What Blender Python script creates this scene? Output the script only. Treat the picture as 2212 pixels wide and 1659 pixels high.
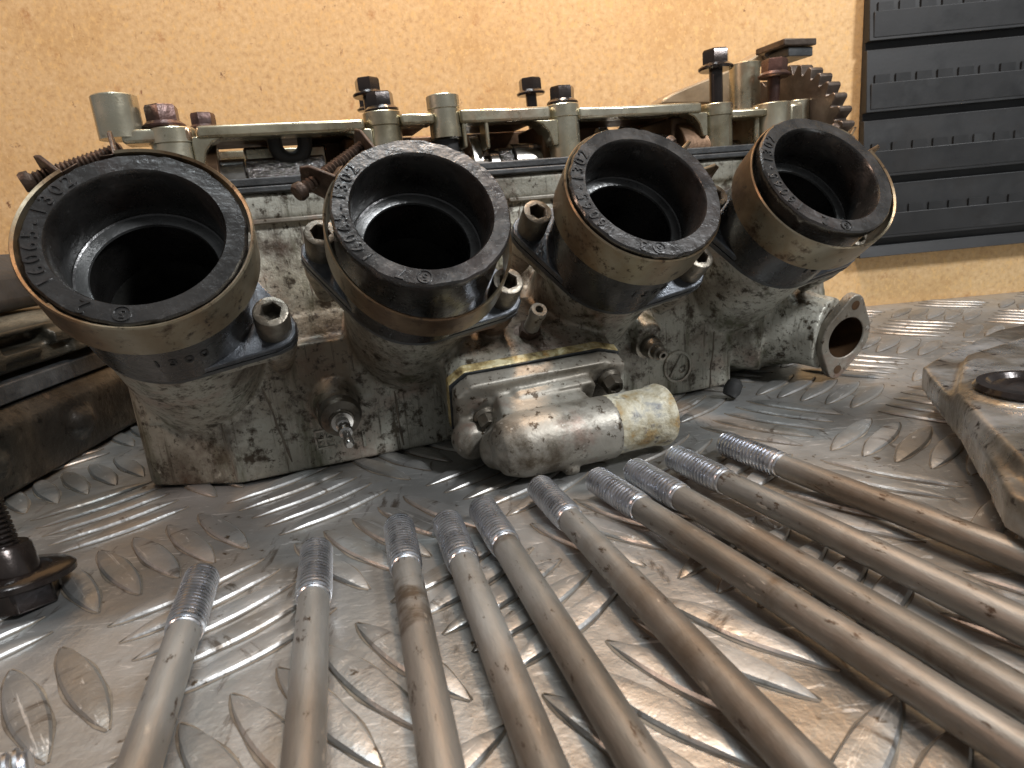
import bpy, bmesh, math, random
import numpy as np
from mathutils import Vector, Matrix
random.seed(7)
R = math.radians
scene = bpy.context.scene
for o in list(bpy.data.objects):
    bpy.data.objects.remove(o)
# 1 Blender unit = 10 cm
scene.unit_settings.system = 'METRIC'
scene.unit_settings.scale_length = 0.1
scene.cycles.max_bounces = 8
scene.cycles.use_denoising = True

# ------------------------------------------------------------------ camera
PITCH, ROLL, CAMZ = R(14.71), R(5.42), 1.0
FPX, IW, IH = 1404.4, 2212.0, 1659.0
fwd = Vector((0, math.cos(PITCH), -math.sin(PITCH)))
r0 = Vector((1, 0, 0)); u0 = r0.cross(fwd)
ri = math.cos(ROLL) * r0 - math.sin(ROLL) * u0
ui = math.sin(ROLL) * r0 + math.cos(ROLL) * u0
CR = Matrix((ri, ui, -fwd)).transposed()
cam = bpy.data.cameras.new('camera')
cam.sensor_width = 36.0
cam.lens = 36.0 * FPX / IW
cam.clip_start = 0.02
cam.clip_end = 60
cam.dof.use_dof = True
cam.dof.focus_distance = 2.45
cam.dof.aperture_fstop = 3.2
camo = bpy.data.objects.new('camera', cam)
camo.matrix_world = Matrix.Translation((0, 0, CAMZ)) @ CR.to_4x4()
scene.collection.objects.link(camo)
scene.camera = camo

# ------------------------------------------------------------------ light
world = bpy.data.worlds.new('World'); scene.world = world
world.use_nodes = True
wn = world.node_tree.nodes['Background']
wn.inputs[0].default_value = (0.80, 0.82, 0.84, 1)
wn.inputs[1].default_value = 0.27


def lamp(name, loc, target, size, sizey, power, col):
    l = bpy.data.lights.new(name, 'AREA'); l.shape = 'RECTANGLE'
    l.size = size; l.size_y = sizey; l.energy = power; l.color = col
    o = bpy.data.objects.new(name, l); scene.collection.objects.link(o)
    o.location = loc
    o.rotation_euler = (Vector(target) - Vector(loc)).to_track_quat('-Z', 'Y').to_euler()
    return o


lamp('workshop_lamp', (6.6, -2.4, 8.2), (1.0, 3.4, 0.8), 1.6, 1.6, 1200, (0.97, 0.98, 1.0))
lamp('ceiling_tube', (0.2, 3.0, 9.0), (0.2, 2.8, 0), 5.0, 0.5, 560, (0.86, 0.95, 1.0))
lamp('warm_lamp', (-6.0, 0.2, 5.0), (0.2, 3.0, 0.8), 0.9, 0.9, 150, (1.0, 0.64, 0.46))
lamp('warm_pendant', (0.9, 3.4, 5.8), (0.8, 4.6, 3.2), 0.5, 0.5, 180, (1.0, 0.60, 0.32))
scene.view_settings.view_transform = 'Standard'
scene.view_settings.look = 'None'
scene.view_settings.exposure = 0.0
scene.view_settings.gamma = 1.0

# ------------------------------------------------------------------ frames
HA = R(18.5)
HE = Vector((math.cos(HA), math.sin(HA), 0)); HG = Vector((-math.sin(HA), math.cos(HA), 0))
HO = Vector((0.9, 3.2, 0.0))               # base of the head in its own frame


def toW(p):
    return HE * p[0] + HG * p[1] + Vector((0, 0, p[2]))


def toL(w):
    return Vector((w.dot(HE), w.dot(HG), w.z))


def ray(u, v):
    return (CR @ Vector((u - IW / 2, -(v - IH / 2), -FPX))).normalized()


def G(u, v, z=0.0):
    d = ray(u, v); c = Vector((0, 0, CAMZ)); return c + d * ((z - CAMZ) / d.z)


def onp(u, v, p, n):
    d = ray(u, v); c = Vector((0, 0, CAMZ)); p = Vector(p); n = Vector(n)
    return c + d * ((p - c).dot(n) / d.dot(n))


def LY(u, v, y):
    return toL(onp(u, v, HG * y, HG))


def WX(u, v, x):
    return onp(u, v, (x, 0, 0), (1, 0, 0))


def WY(u, v, y):
    return onp(u, v, (0, y, 0), (0, 1, 0))


# ------------------------------------------------------------------ materials
def lin(c):
    return (c[0], c[1], c[2], 1.0)


def mat(name, cols, scale=6.0, detail=7.0, metallic=0.0, rough=(0.4, 0.6), bump=0.2, bscale=60.0,
        stretch=(1, 1, 1), spots=None, stains=None, distort=0.3, bdist=0.01, spec=0.5, streak=None, coat=0.0, aniso=0.0):
    m = bpy.data.materials.new(name); m.use_nodes = True
    nt = m.node_tree; N = nt.nodes; L = nt.links
    b = N['Principled BSDF']
    tc = N.new('ShaderNodeTexCoord'); mp = N.new('ShaderNodeMapping')
    mp.inputs['Scale'].default_value = stretch
    oi = N.new('ShaderNodeObjectInfo'); rm_ = N.new('ShaderNodeMath'); rm_.operation = 'MULTIPLY'; rm_.inputs[1].default_value = 23.0
    cv = N.new('ShaderNodeCombineXYZ'); va = N.new('ShaderNodeVectorMath'); va.operation = 'ADD'
    L.new(oi.outputs['Random'], rm_.inputs[0])
    for q_ in range(3):
        L.new(rm_.outputs[0], cv.inputs[q_])
    L.new(tc.outputs['Object'], va.inputs[0]); L.new(cv.outputs[0], va.inputs[1])
    src = va.outputs[0]
    L.new(src, mp.inputs['Vector'])

    def noise(s, d=6.0, dis=0.0, vec=mp, r=0.6):
        n = N.new('ShaderNodeTexNoise'); n.inputs['Scale'].default_value = s
        n.inputs['Detail'].default_value = d; n.inputs['Distortion'].default_value = dis
        n.inputs['Roughness'].default_value = r
        L.new(vec.outputs['Vector'], n.inputs['Vector']); return n

    n1 = noise(scale, detail, distort)
    cr = N.new('ShaderNodeValToRGB'); e = cr.color_ramp.elements
    while len(e) > 1:
        e.remove(e[-1])
    e[0].position = cols[0][0]; e[0].color = lin(cols[0][1])
    for p, c in cols[1:]:
        k = e.new(p); k.color = lin(c)
    L.new(n1.outputs['Fac'], cr.inputs['Fac'])
    col = cr.outputs['Color']
    for k, lay in enumerate((stains or []) + (spots or [])):
        c, lo, hi, s = lay[:4]
        vec = mp
        if len(lay) > 4:
            vec = N.new('ShaderNodeMapping'); vec.inputs['Scale'].default_value = lay[4]
            L.new(src, vec.inputs['Vector'])
        n = noise(s, 7.0, 0.0 if len(lay) < 6 else lay[5], vec, 0.68)
        off = N.new('ShaderNodeMapRange'); off.inputs[1].default_value = lo; off.inputs[2].default_value = hi
        off.clamp = True
        L.new(n.outputs['Fac'], off.inputs[0])
        mx = N.new('ShaderNodeMix'); mx.data_type = 'RGBA'
        L.new(off.outputs[0], mx.inputs['Factor']); L.new(col, mx.inputs['A'])
        mx.inputs['B'].default_value = lin(c)
        col = mx.outputs['Result']
    L.new(col, b.inputs['Base Color'])
    b.inputs['Metallic'].default_value = metallic
    b.inputs['Specular IOR Level'].default_value = spec
    b.inputs['Coat Weight'].default_value = coat
    b.inputs['Coat Roughness'].default_value = 0.15
    n3 = noise(scale * 2.3, 5.0)
    mr = N.new('ShaderNodeMapRange'); mr.inputs[1].default_value = 0.3; mr.inputs[2].default_value = 0.7
    mr.inputs[3].default_value = rough[0]; mr.inputs[4].default_value = rough[1]
    L.new(n3.outputs['Fac'], mr.inputs[0]); L.new(mr.outputs[0], b.inputs['Roughness'])
    if bump:
        n4 = noise(bscale, 4.0)
        bp = N.new('ShaderNodeBump'); bp.inputs['Strength'].default_value = bump
        bp.inputs['Distance'].default_value = bdist
        L.new(n4.outputs['Fac'], bp.inputs['Height']); L.new(bp.outputs['Normal'], b.inputs['Normal'])
    return m


M = {}
M['cast'] = mat('dirty_cast_aluminium', [(0.28, (0.10, 0.09, 0.07)), (0.40, (0.22, 0.21, 0.17)), (0.52, (0.33, 0.325, 0.275)), (0.68, (0.47, 0.465, 0.405))],
                scale=1.25, detail=13, metallic=0.30, rough=(0.38, 0.62), bump=0.5, bscale=30, bdist=0.010, distort=0.0,
                stains=[((0.27, 0.185, 0.145), 0.53, 0.68, 1.7), ((0.055, 0.032, 0.018), 0.54, 0.68, 1.9), ((0.085, 0.085, 0.05), 0.53, 0.66, 5.0, (1.6, 1.6, 0.22))],
                spots=[((0.045, 0.033, 0.020), 0.54, 0.64, 13.0), ((0.035, 0.025, 0.015), 0.56, 0.66, 34.0), ((0.46, 0.445, 0.37), 0.62, 0.72, 17.0), ((0.06, 0.05, 0.032), 0.56, 0.68, 22.0, (2.0, 2.0, 0.10))])
M['cover'] = mat('grey_cast_aluminium', [(0.32, (0.09, 0.07, 0.048)), (0.46, (0.22, 0.20, 0.165)), (0.70, (0.38, 0.365, 0.32))],
                 scale=2.0, detail=11, metallic=0.45, rough=(0.40, 0.60), bump=0.35, bscale=40, bdist=0.008, distort=0.0,
                 stains=[((0.22, 0.13, 0.095), 0.55, 0.68, 2.1), ((0.075, 0.058, 0.038), 0.53, 0.66, 3.5)],
                 spots=[((0.05, 0.035, 0.02), 0.58, 0.64, 24.0), ((0.5, 0.49, 0.45), 0.63, 0.70, 14.0)])
M['corroded'] = mat('corroded_alloy', [(0.34, (0.13, 0.14, 0.15)), (0.42, (0.36, 0.25, 0.11)), (0.48, (0.42, 0.37, 0.25)), (0.56, (0.60, 0.57, 0.45)), (0.64, (0.30, 0.31, 0.31)), (0.72, (0.33, 0.21, 0.09))],
                    scale=7.0, detail=8, metallic=0.15, rough=(0.5, 0.8), bump=0.7, bscale=26, bdist=0.015,
                    spots=[((0.13, 0.12, 0.12), 0.58, 0.66, 12.0)])
M['goldcrust'] = mat('yellowed_gasket_land', [(0.35, (0.12, 0.08, 0.03)), (0.5, (0.42, 0.33, 0.15)), (0.62, (0.66, 0.60, 0.38))],
                     scale=16, metallic=0.3, rough=(0.4, 0.7), bump=0.5, bscale=50)
M['carrier'] = mat('oily_champagne_alloy', [(0.3, (0.20, 0.165, 0.10)), (0.5, (0.43, 0.395, 0.29)), (0.7, (0.58, 0.555, 0.45))],
                   scale=3.0, metallic=0.85, rough=(0.20, 0.38), bump=0.12, bscale=50, bdist=0.006,
                   stains=[((0.34, 0.19, 0.11), 0.56, 0.75, 2.4)],
                   spots=[((0.10, 0.07, 0.03), 0.62, 0.74, 18.0)])
M['guide'] = mat('oily_tan_guide', [(0.3, (0.17, 0.12, 0.07)), (0.7, (0.36, 0.275, 0.17))], scale=3.0, metallic=0.3, rough=(0.3, 0.5), bump=0.1)
M['web'] = mat('varnished_brown_alloy', [(0.3, (0.035, 0.020, 0.010)), (0.7, (0.15, 0.085, 0.045))],
               scale=3.0, metallic=0.6, rough=(0.3, 0.5), bump=0.15)
M['steel'] = mat('oily_cam_steel', [(0.3, (0.24, 0.22, 0.19)), (0.7, (0.45, 0.44, 0.42))], scale=5, metallic=0.95, rough=(0.16, 0.30), bump=0.05)
M['roughsteel'] = mat('rough_forged_steel', [(0.3, (0.20, 0.18, 0.16)), (0.7, (0.42, 0.42, 0.43))], scale=8, metallic=0.95, rough=(0.12, 0.25), bump=1.0, bscale=36, bdist=0.03)
M['gear'] = mat('brown_sprocket_steel', [(0.3, (0.05, 0.036, 0.027)), (0.7, (0.19, 0.155, 0.13))], scale=5, metallic=0.75, rough=(0.28, 0.5), bump=0.2)
M['bolt'] = mat('oily_black_bolt', [(0.3, (0.010, 0.008, 0.0075)), (0.7, (0.045, 0.033, 0.028))], scale=8, metallic=0.6, rough=(0.14, 0.28), bump=0.15, bscale=30, coat=0.4)
M['rustbolt'] = mat('red_brown_bolt', [(0.3, (0.022, 0.012, 0.010)), (0.7, (0.12, 0.062, 0.050))], scale=7, metallic=0.5, rough=(0.22, 0.4), bump=0.25, bscale=40)
M['capbolt'] = mat('grimy_socket_screw', [(0.3, (0.04, 0.032, 0.024)), (0.7, (0.20, 0.18, 0.145))], scale=8, metallic=0.7, rough=(0.25, 0.45), bump=0.3, bscale=50)
M['rubber'] = mat('oily_black_rubber', [(0.3, (0.006, 0.0058, 0.0056)), (0.7, (0.020, 0.019, 0.018))], scale=5, metallic=0.0, rough=(0.16, 0.42), bump=0.5, bscale=30, bdist=0.006,
                  stains=[((0.024, 0.018, 0.016), 0.52, 0.72, 3.0)], spots=[((0.045, 0.044, 0.042), 0.62, 0.72, 16.0)], coat=0.35)
M['rubber2'] = mat('matt_black_rubber', [(0.3, (0.009, 0.009, 0.009)), (0.7, (0.024, 0.024, 0.024))], scale=7, rough=(0.5, 0.7), bump=0.2, bscale=30, bdist=0.006)
M['gasket'] = mat('black_rubber_gasket', [(0.3, (0.018, 0.020, 0.022)), (0.7, (0.06, 0.064, 0.066))], scale=9, rough=(0.35, 0.55), bump=0.4, bscale=50, bdist=0.008,
                  spots=[((0.15, 0.15, 0.14), 0.64, 0.74, 30.0)])
M['flange'] = mat('blued_flange_plate', [(0.3, (0.05, 0.055, 0.062)), (0.7, (0.17, 0.185, 0.205))], scale=8, metallic=0.7, rough=(0.25, 0.4), bump=0.2)
M['brass'] = mat('tarnished_clamp_band', [(0.34, (0.085, 0.05, 0.027)), (0.46, (0.19, 0.13, 0.075)), (0.56, (0.25, 0.215, 0.15)), (0.70, (0.33, 0.31, 0.245))], scale=2.2, metallic=0.8, rough=(0.30, 0.48), bump=0.2, bscale=30, bdist=0.005,
                 spots=[((0.07, 0.045, 0.028), 0.57, 0.68, 9.0), ((0.05, 0.035, 0.025), 0.57, 0.66, 26.0)])
M['rust'] = mat('rusty_screw', [(0.3, (0.028, 0.018, 0.013)), (0.6, (0.085, 0.058, 0.043)), (0.75, (0.20, 0.165, 0.135))], scale=9, metallic=0.6, rough=(0.35, 0.6), bump=0.4, bscale=60)
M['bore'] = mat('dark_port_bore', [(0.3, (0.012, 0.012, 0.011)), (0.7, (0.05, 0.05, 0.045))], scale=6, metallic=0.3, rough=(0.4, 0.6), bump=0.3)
M['valve'] = mat('valve_grey', [(0.3, (0.06, 0.065, 0.055)), (0.7, (0.14, 0.15, 0.13))], scale=6, metallic=0.3, rough=(0.4, 0.6), bump=0.2)
M['ring'] = mat('worn_inner_ring', [(0.3, (0.05, 0.05, 0.048)), (0.7, (0.16, 0.165, 0.165))], scale=6, metallic=0.6, rough=(0.22, 0.36), bump=0.2)
M['zinc'] = mat('bright_zinc_thread', [(0.3, (0.50, 0.52, 0.56)), (0.7, (0.78, 0.80, 0.84))], scale=12, metallic=1.0, rough=(0.24, 0.34), bump=0.0,
                spots=[((0.30, 0.28, 0.26), 0.66, 0.74, 16.0)])
M['shank'] = mat('stained_stud_shank', [(0.32, (0.10, 0.097, 0.086)), (0.46, (0.20, 0.20, 0.188)), (0.66, (0.32, 0.325, 0.315))], scale=2.0, detail=11, metallic=0.70, rough=(0.42, 0.58), bump=0.25, bscale=30, bdist=0.005, distort=0.0,
                 stretch=(0.6, 2.5, 2.5), stains=[((0.17, 0.15, 0.125), 0.52, 0.68, 1.1, (1.2, 0.6, 0.6)), ((0.11, 0.088, 0.065), 0.62, 0.68, 1.6, (1.2, 0.6, 0.6))],
                 spots=[((0.07, 0.05, 0.035), 0.60, 0.66, 12.0, (1, 2.5, 2.5)), ((0.44, 0.42, 0.38), 0.64, 0.70, 10.0, (0.8, 3, 3))])
M['plate'] = mat('aluminium_tread_plate', [(0.32, (0.25, 0.25, 0.24)), (0.5, (0.37, 0.37, 0.36)), (0.7, (0.47, 0.475, 0.47))], scale=1.1, detail=11, metallic=0.80, rough=(0.33, 0.56), bump=0.45, bscale=13, bdist=0.012, distort=0.0,
                 stains=[((0.31, 0.26, 0.20), 0.52, 0.72, 0.9)],
                 spots=[((0.10, 0.075, 0.05), 0.64, 0.69, 13.0), ((0.62, 0.62, 0.61), 0.61, 0.67, 24.0, (0.5, 2.2, 1)), ((0.15, 0.13, 0.11), 0.59, 0.68, 7.0, (2.5, 0.5, 1)), ((0.60, 0.60, 0.59), 0.62, 0.67, 16.0, (0.12, 2.6, 1))])
M['grime'] = mat('packed_grime', [(0.3, (0.045, 0.035, 0.025)), (0.7, (0.20, 0.17, 0.13))], scale=9, rough=(0.6, 0.8), bump=0.2)
M['mdf'] = mat('stained_mdf_board', [(0.30, (0.43, 0.265, 0.12)), (0.44, (0.54, 0.355, 0.17)), (0.56, (0.59, 0.40, 0.20)), (0.72, (0.65, 0.46, 0.25))], scale=26, detail=10, rough=(0.6, 0.85), bump=0.15, bscale=50, distort=0.0,
               stains=[((0.46, 0.27, 0.10), 0.50, 0.70, 0.8), ((0.62, 0.40, 0.17), 0.52, 0.62, 26.0, (1.0, 1.0, 0.7))],
               spots=[((0.36, 0.17, 0.06), 0.63, 0.72, 3.0), ((0.17, 0.08, 0.035), 0.665, 0.71, 9.0), ((0.22, 0.10, 0.045), 0.68, 0.72, 4.2, (3.0, 1, 0.8)), ((0.72, 0.52, 0.28), 0.60, 0.68, 30.0, (2.2, 1, 0.7)), ((0.36, 0.19, 0.08), 0.63, 0.68, 30.0, (0.7, 1, 2.0))])
M['plastic'] = mat('dusty_black_plastic', [(0.3, (0.0055, 0.006, 0.0065)), (0.7, (0.0115, 0.0125, 0.0135))], scale=2.0, detail=6, rough=(0.42, 0.60), bump=0.1, bscale=40, bdist=0.004,
                   stains=[((0.008, 0.008, 0.008), 0.54, 0.62, 2.0), ((0.030, 0.033, 0.035), 0.60, 0.80, 1.6)],
                   spots=[((0.10, 0.10, 0.10), 0.70, 0.76, 9.0)])
M['sidecast'] = mat('black_crusted_casting', [(0.34, (0.014, 0.012, 0.010)), (0.48, (0.040, 0.036, 0.030)), (0.58, (0.085, 0.075, 0.06)), (0.68, (0.26, 0.23, 0.19))], scale=2.2, detail=9, metallic=0.45, rough=(0.25, 0.5), bump=0.45, bscale=36,
                    spots=[((0.34, 0.24, 0.18), 0.66, 0.72, 5.0), ((0.012, 0.010, 0.008), 0.56, 0.66, 20.0)])
M['sideledge'] = mat('greasy_grey_ledge', [(0.34, (0.02, 0.018, 0.013)), (0.50, (0.07, 0.063, 0.047)), (0.66, (0.17, 0.16, 0.125))], scale=3.5, detail=8, metallic=0.4, rough=(0.35, 0.55), bump=0.5, bscale=24, bdist=0.015,
                     stretch=(1, 0.5, 1.5), spots=[((0.04, 0.035, 0.025), 0.58, 0.68, 14.0)])
M['rightcast'] = mat('sooty_silver_casting', [(0.34, (0.085, 0.07, 0.055)), (0.46, (0.22, 0.205, 0.175)), (0.56, (0.38, 0.385, 0.38)), (0.70, (0.56, 0.58, 0.60))], scale=2.6, detail=11, metallic=0.75, rough=(0.20, 0.42), distort=0.0, bump=0.35, bscale=30,
                     stains=[((0.16, 0.13, 0.10), 0.52, 0.64, 1.6)], spots=[((0.04, 0.03, 0.025), 0.57, 0.64, 16.0)])


# ------------------------------------------------------------------ mesh builder
class MB:
    def __init__(s):
        s.v = []; s.f = []; s.m = []; s.mi = 0

    def add(s, vs, fs):
        n = len(s.v)
        s.v += [tuple(v) for v in vs]
        s.f += [tuple(i + n for i in f) for f in fs]
        s.m += [s.mi] * len(fs)
        return s

    def box(s, x0, x1, y0, y1, z0, z1):
        return s.hexa([(x0, y0, z0), (x1, y0, z0), (x1, y1, z0), (x0, y1, z0), (x0, y0, z1), (x1, y0, z1), (x1, y1, z1), (x0, y1, z1)])

    def hexa(s, p):
        return s.add(p, [(3, 2, 1, 0), (4, 5, 6, 7), (0, 1, 5, 4), (1, 2, 6, 5), (2, 3, 7, 6), (3, 0, 4, 7)])

    def frame(s, d):
        d = Vector(d).normalized()
        a = d.orthogonal().normalized() if abs(d.z) < 0.95 else Vector((1, 0, 0))
        if abs(d.z) < 0.95:
            a = Vector((0, 0, 1)).cross(d).normalized()
        b = d.cross(a).normalized()
        return a, b

    def lathe(s, o, d, prof, n=32, cap0=True, cap1=True, phase=0.0, wob=None):
        """prof: (radius, distance along d)"""
        o = Vector(o); d = Vector(d).normalized(); a, b = s.frame(d)
        vs = []; fs = []
        for k, (r, t) in enumerate(prof):
            for i in range(n):
                an = 2 * math.pi * i / n + phase
                rr = r + (wob(k, an) if wob else 0)
                vs.append(o + d * t + (a * math.cos(an) + b * math.sin(an)) * rr)
        for k in range(len(prof) - 1):
            for i in range(n):
                j = (i + 1) % n
                fs.append((k * n + i, k * n + j, (k + 1) * n + j, (k + 1) * n + i))
        if cap0:
            fs.append(tuple(range(n))[::-1])
        if cap1:
            fs.append(tuple((len(prof) - 1) * n + i for i in range(n)))
        return s.add(vs, fs)

    def cyl(s, p0, p1, r0, r1=None, n=32, ch=0.0):
        p0 = Vector(p0); p1 = Vector(p1); L = (p1 - p0).length
        r1 = r0 if r1 is None else r1
        pr = [(r0, 0), (r1, L)] if not ch else [(r0 - ch, 0), (r0, ch), (r1, L - ch), (r1 - ch, L)]
        return s.lathe(p0, p1 - p0, pr, n)

    def prism(s, pts, o, ax, ay, az, h):
        """2D polygon pts in plane (ax, ay) at o, extruded by az*h"""
        o = Vector(o); ax = Vector(ax); ay = Vector(ay); az = Vector(az)
        n = len(pts)
        vs = [o + ax * p[0] + ay * p[1] for p in pts] + [o + ax * p[0] + ay * p[1] + az * h for p in pts]
        fs = [tuple(range(n))[::-1], tuple(range(n, 2 * n))] + [(i, (i + 1) % n, n + (i + 1) % n, n + i) for i in range(n)]
        return s.add(vs, fs)

    def ringplate(s, outer, inner, o, ax, ay, az, h):
        """plate with a hole; outer and inner loops have the same count"""
        o = Vector(o); ax = Vector(ax); ay = Vector(ay); az = Vector(az); n = len(outer)
        P = lambda p, t: o + ax * p[0] + ay * p[1] + az * t
        vs = [P(p, 0) for p in outer] + [P(p, 0) for p in inner] + [P(p, h) for p in outer] + [P(p, h) for p in inner]
        fs = []
        for i in range(n):
            j = (i + 1) % n
            fs += [(j, i, n + i, n + j), (2 * n + i, 2 * n + j, 3 * n + j, 3 * n + i), (i, j, 2 * n + j, 2 * n + i), (n + j, n + i, 3 * n + i, 3 * n + j)]
        return s.add(vs, fs)

    def tube(s, path, r, n=10, caps=True):
        path = [Vector(p) for p in path]; vs = []; fs = []
        t = (path[1] - path[0]).normalized(); a, b = s.frame(t)
        for k, p in enumerate(path):
            t = (path[min(k + 1, len(path) - 1)] - path[max(k - 1, 0)]).normalized()
            a = (a - t * a.dot(t)).normalized(); b = t.cross(a)
            rr = r[k] if isinstance(r, (list, tuple)) else r
            vs += [p + (a * math.cos(2 * math.pi * i / n) + b * math.sin(2 * math.pi * i / n)) * rr for i in range(n)]
        for k in range(len(path) - 1):
            for i in range(n):
                j = (i + 1) % n
                fs.append((k * n + i, k * n + j, (k + 1) * n + j, (k + 1) * n + i))
        if caps:
            fs += [tuple(range(n))[::-1], tuple((len(path) - 1) * n + i for i in range(n))]
        return s.add(vs, fs)

    def sweep(s, path, sec_fn):
        """sec_fn(k) -> list of points of section k (same count); open path, capped"""
        vs = []; fs = []
        n = None
        for k in range(len(path)):
            sec = sec_fn(k); n = len(sec); vs += sec
        K = len(path)
        for k in range(K - 1):
            for i in range(n):
                j = (i + 1) % n
                fs.append((k * n + i, k * n + j, (k + 1) * n + j, (k + 1) * n + i))
        fs += [tuple(range(n))[::-1], tuple((K - 1) * n + i for i in range(n))]
        return s.add(vs, fs)

    def mesh(s, name, sharp=35, normals=True):
        me = bpy.data.meshes.new(name)
        me.from_pydata(s.v, [], s.f); me.update()
        if normals:
            bm = bmesh.new(); bm.from_mesh(me); bmesh.ops.recalc_face_normals(bm, faces=bm.faces); bm.to_mesh(me); bm.free()
        me.polygons.foreach_set('use_smooth', [True] * len(me.polygons))
        me.set_sharp_from_angle(angle=R(sharp))
        return me

    def build(s, name, material, parent=None, sharp=35, bevel=0.0, loc=None):
        me = s.mesh(name, sharp)
        mats = material if isinstance(material, (list, tuple)) else [material]
        for m in mats:
            me.materials.append(m)
        if len(mats) > 1:
            me.polygons.foreach_set('material_index', s.m)
        o = bpy.data.objects.new(name, me); scene.collection.objects.link(o)
        if parent:
            o.parent = parent
        if loc is not None:
            o.location = loc
        if bevel:
            b = o.modifiers.new('edge', 'BEVEL'); b.width = bevel; b.segments = 2; b.limit_method = 'ANGLE'; b.angle_limit = R(40)
            b.harden_normals = False
        return o


def fuse(mb, name, material, parent, voxel=0.014, smooth=4, sharp=None, cut=None, disp=0.0):
    """one cast body: overlapping solids remeshed to a single skin with soft fillets"""
    me = mb.mesh(name)
    tmp = bpy.data.objects.new('tmp', me); scene.collection.objects.link(tmp)
    r = tmp.modifiers.new('r', 'REMESH'); r.mode = 'VOXEL'; r.voxel_size = voxel; r.use_smooth_shade = True
    s = tmp.modifiers.new('s', 'SMOOTH'); s.factor = 0.5; s.iterations = smooth
    dg = bpy.context.evaluated_depsgraph_get()
    out = bpy.data.meshes.new_from_object(tmp.evaluated_get(dg))
    bpy.data.objects.remove(tmp)
    out.name = name
    if cut:
        bm = bmesh.new(); bm.from_mesh(out)
        kill = [v for v in bm.verts if cut(v.co)]
        bmesh.ops.delete(bm, geom=kill, context='VERTS'); bm.to_mesh(out); bm.free()
    out.materials.clear(); out.materials.append(material)
    out.polygons.foreach_set('use_smooth', [True] * len(out.polygons))
    o = bpy.data.objects.new(name, out); scene.collection.objects.link(o); o.parent = parent
    return o


def thing(name, label, cat, loc=(0, 0, 0), rz=0.0, group=None):
    o = bpy.data.objects.new(name, None); scene.collection.objects.link(o)
    o.location = loc; o.rotation_euler = (0, 0, rz); o.empty_display_size = 0.1
    o['label'] = label; o['category'] = cat
    if group:
        o['group'] = group
    return o


def copy_tree(o, parent=None):
    c = o.copy(); scene.collection.objects.link(c)
    if parent is not None:
        c.parent = parent
    for ch in [x for x in bpy.data.objects if x.parent == o]:
        copy_tree(ch, c)
    return c


def text_obj(s, size, depth, material, parent, name, mtx):
    cu = bpy.data.curves.new('t', 'FONT'); cu.body = s; cu.size = size; cu.extrude = depth
    cu.align_x = 'CENTER'; cu.align_y = 'CENTER'; cu.offset = size * 0.012
    t = bpy.data.objects.new('t', cu); scene.collection.objects.link(t)
    dg = bpy.context.evaluated_depsgraph_get()
    me = bpy.data.meshes.new_from_object(t.evaluated_get(dg))
    bpy.data.objects.remove(t)
    me.materials.clear(); me.materials.append(material)
    if mtx is not None:
        me.transform(mtx)
    if name is None:
        return me
    o = bpy.data.objects.new(name, me); scene.collection.objects.link(o); o.parent = parent
    return o


def join_meshes(mes, name, material, parent):
    bm = bmesh.new()
    for m in mes:
        bm.from_mesh(m)
    me = bpy.data.meshes.new(name); bm.to_mesh(me); bm.free(); me.materials.append(material)
    o = bpy.data.objects.new(name, me); scene.collection.objects.link(o); o.parent = parent
    return o


def circ(cx, cy, r, n=32, a0=0.0, a1=2 * math.pi, end=False):
    k = n if not end else n - 1
    return [(cx + r * math.cos(a0 + (a1 - a0) * i / k), cy + r * math.sin(a0 + (a1 - a0) * i / k)) for i in range(n)]


def hull(pts):
    pts = sorted(set((round(p[0], 6), round(p[1], 6)) for p in pts))

    def half(ps):
        h = []
        for p in ps:
            while len(h) > 1 and (h[-1][0] - h[-2][0]) * (p[1] - h[-2][1]) - (h[-1][1] - h[-2][1]) * (p[0] - h[-2][0]) <= 0:
                h.pop()
            h.append(p)
        return h
    a = half(pts); b = half(pts[::-1])
    return a[:-1] + b[:-1]


def resample(loop, n, c=(0, 0)):
    """points of the loop hit by n equal angles round c"""
    out = []
    for i in range(n):
        a = 2 * math.pi * i / n; dx, dy = math.cos(a), math.sin(a); best = None
        for k in range(len(loop)):
            x0, y0 = loop[k][0] - c[0], loop[k][1] - c[1]; x1, y1 = loop[(k + 1) % len(loop)][0] - c[0], loop[(k + 1) % len(loop)][1] - c[1]
            ex, ey = x1 - x0, y1 - y0; den = dx * ey - dy * ex
            if abs(den) < 1e-12:
                continue
            t = (x0 * ey - y0 * ex) / den; q = (x0 * dy - y0 * dx) / den
            if t > 0 and -1e-6 <= q <= 1 + 1e-6:
                best = t if best is None else max(best, t)
        out.append((c[0] + dx * best, c[1] + dy * best))
    return out


# ================================================================== SETTING
# ---- tread plate -------------------------------------------------
gp = MB()
NX, NY = 60, 60
gp.add([(-7 + 14 * i / NX, -1.5 + 6.76 * j / NY, 0) for j in range(NY + 1) for i in range(NX + 1)],
       [(j * (NX + 1) + i, j * (NX + 1) + i + 1, (j + 1) * (NX + 1) + i + 1, (j + 1) * (NX + 1) + i) for j in range(NY) for i in range(NX)])
plate = gp.build('tread_plate_ground', M['plate'])
plate['kind'] = 'structure'; plate['label'] = 'scuffed aluminium tread plate that covers the bench top'
TH, TX, TY, TS = 0.7670, 1.13625, 2.7319, 0.55745
TA = Vector((math.cos(TH), math.sin(TH), 0)); TB = Vector((math.sin(TH), -math.cos(TH), 0))


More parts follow.
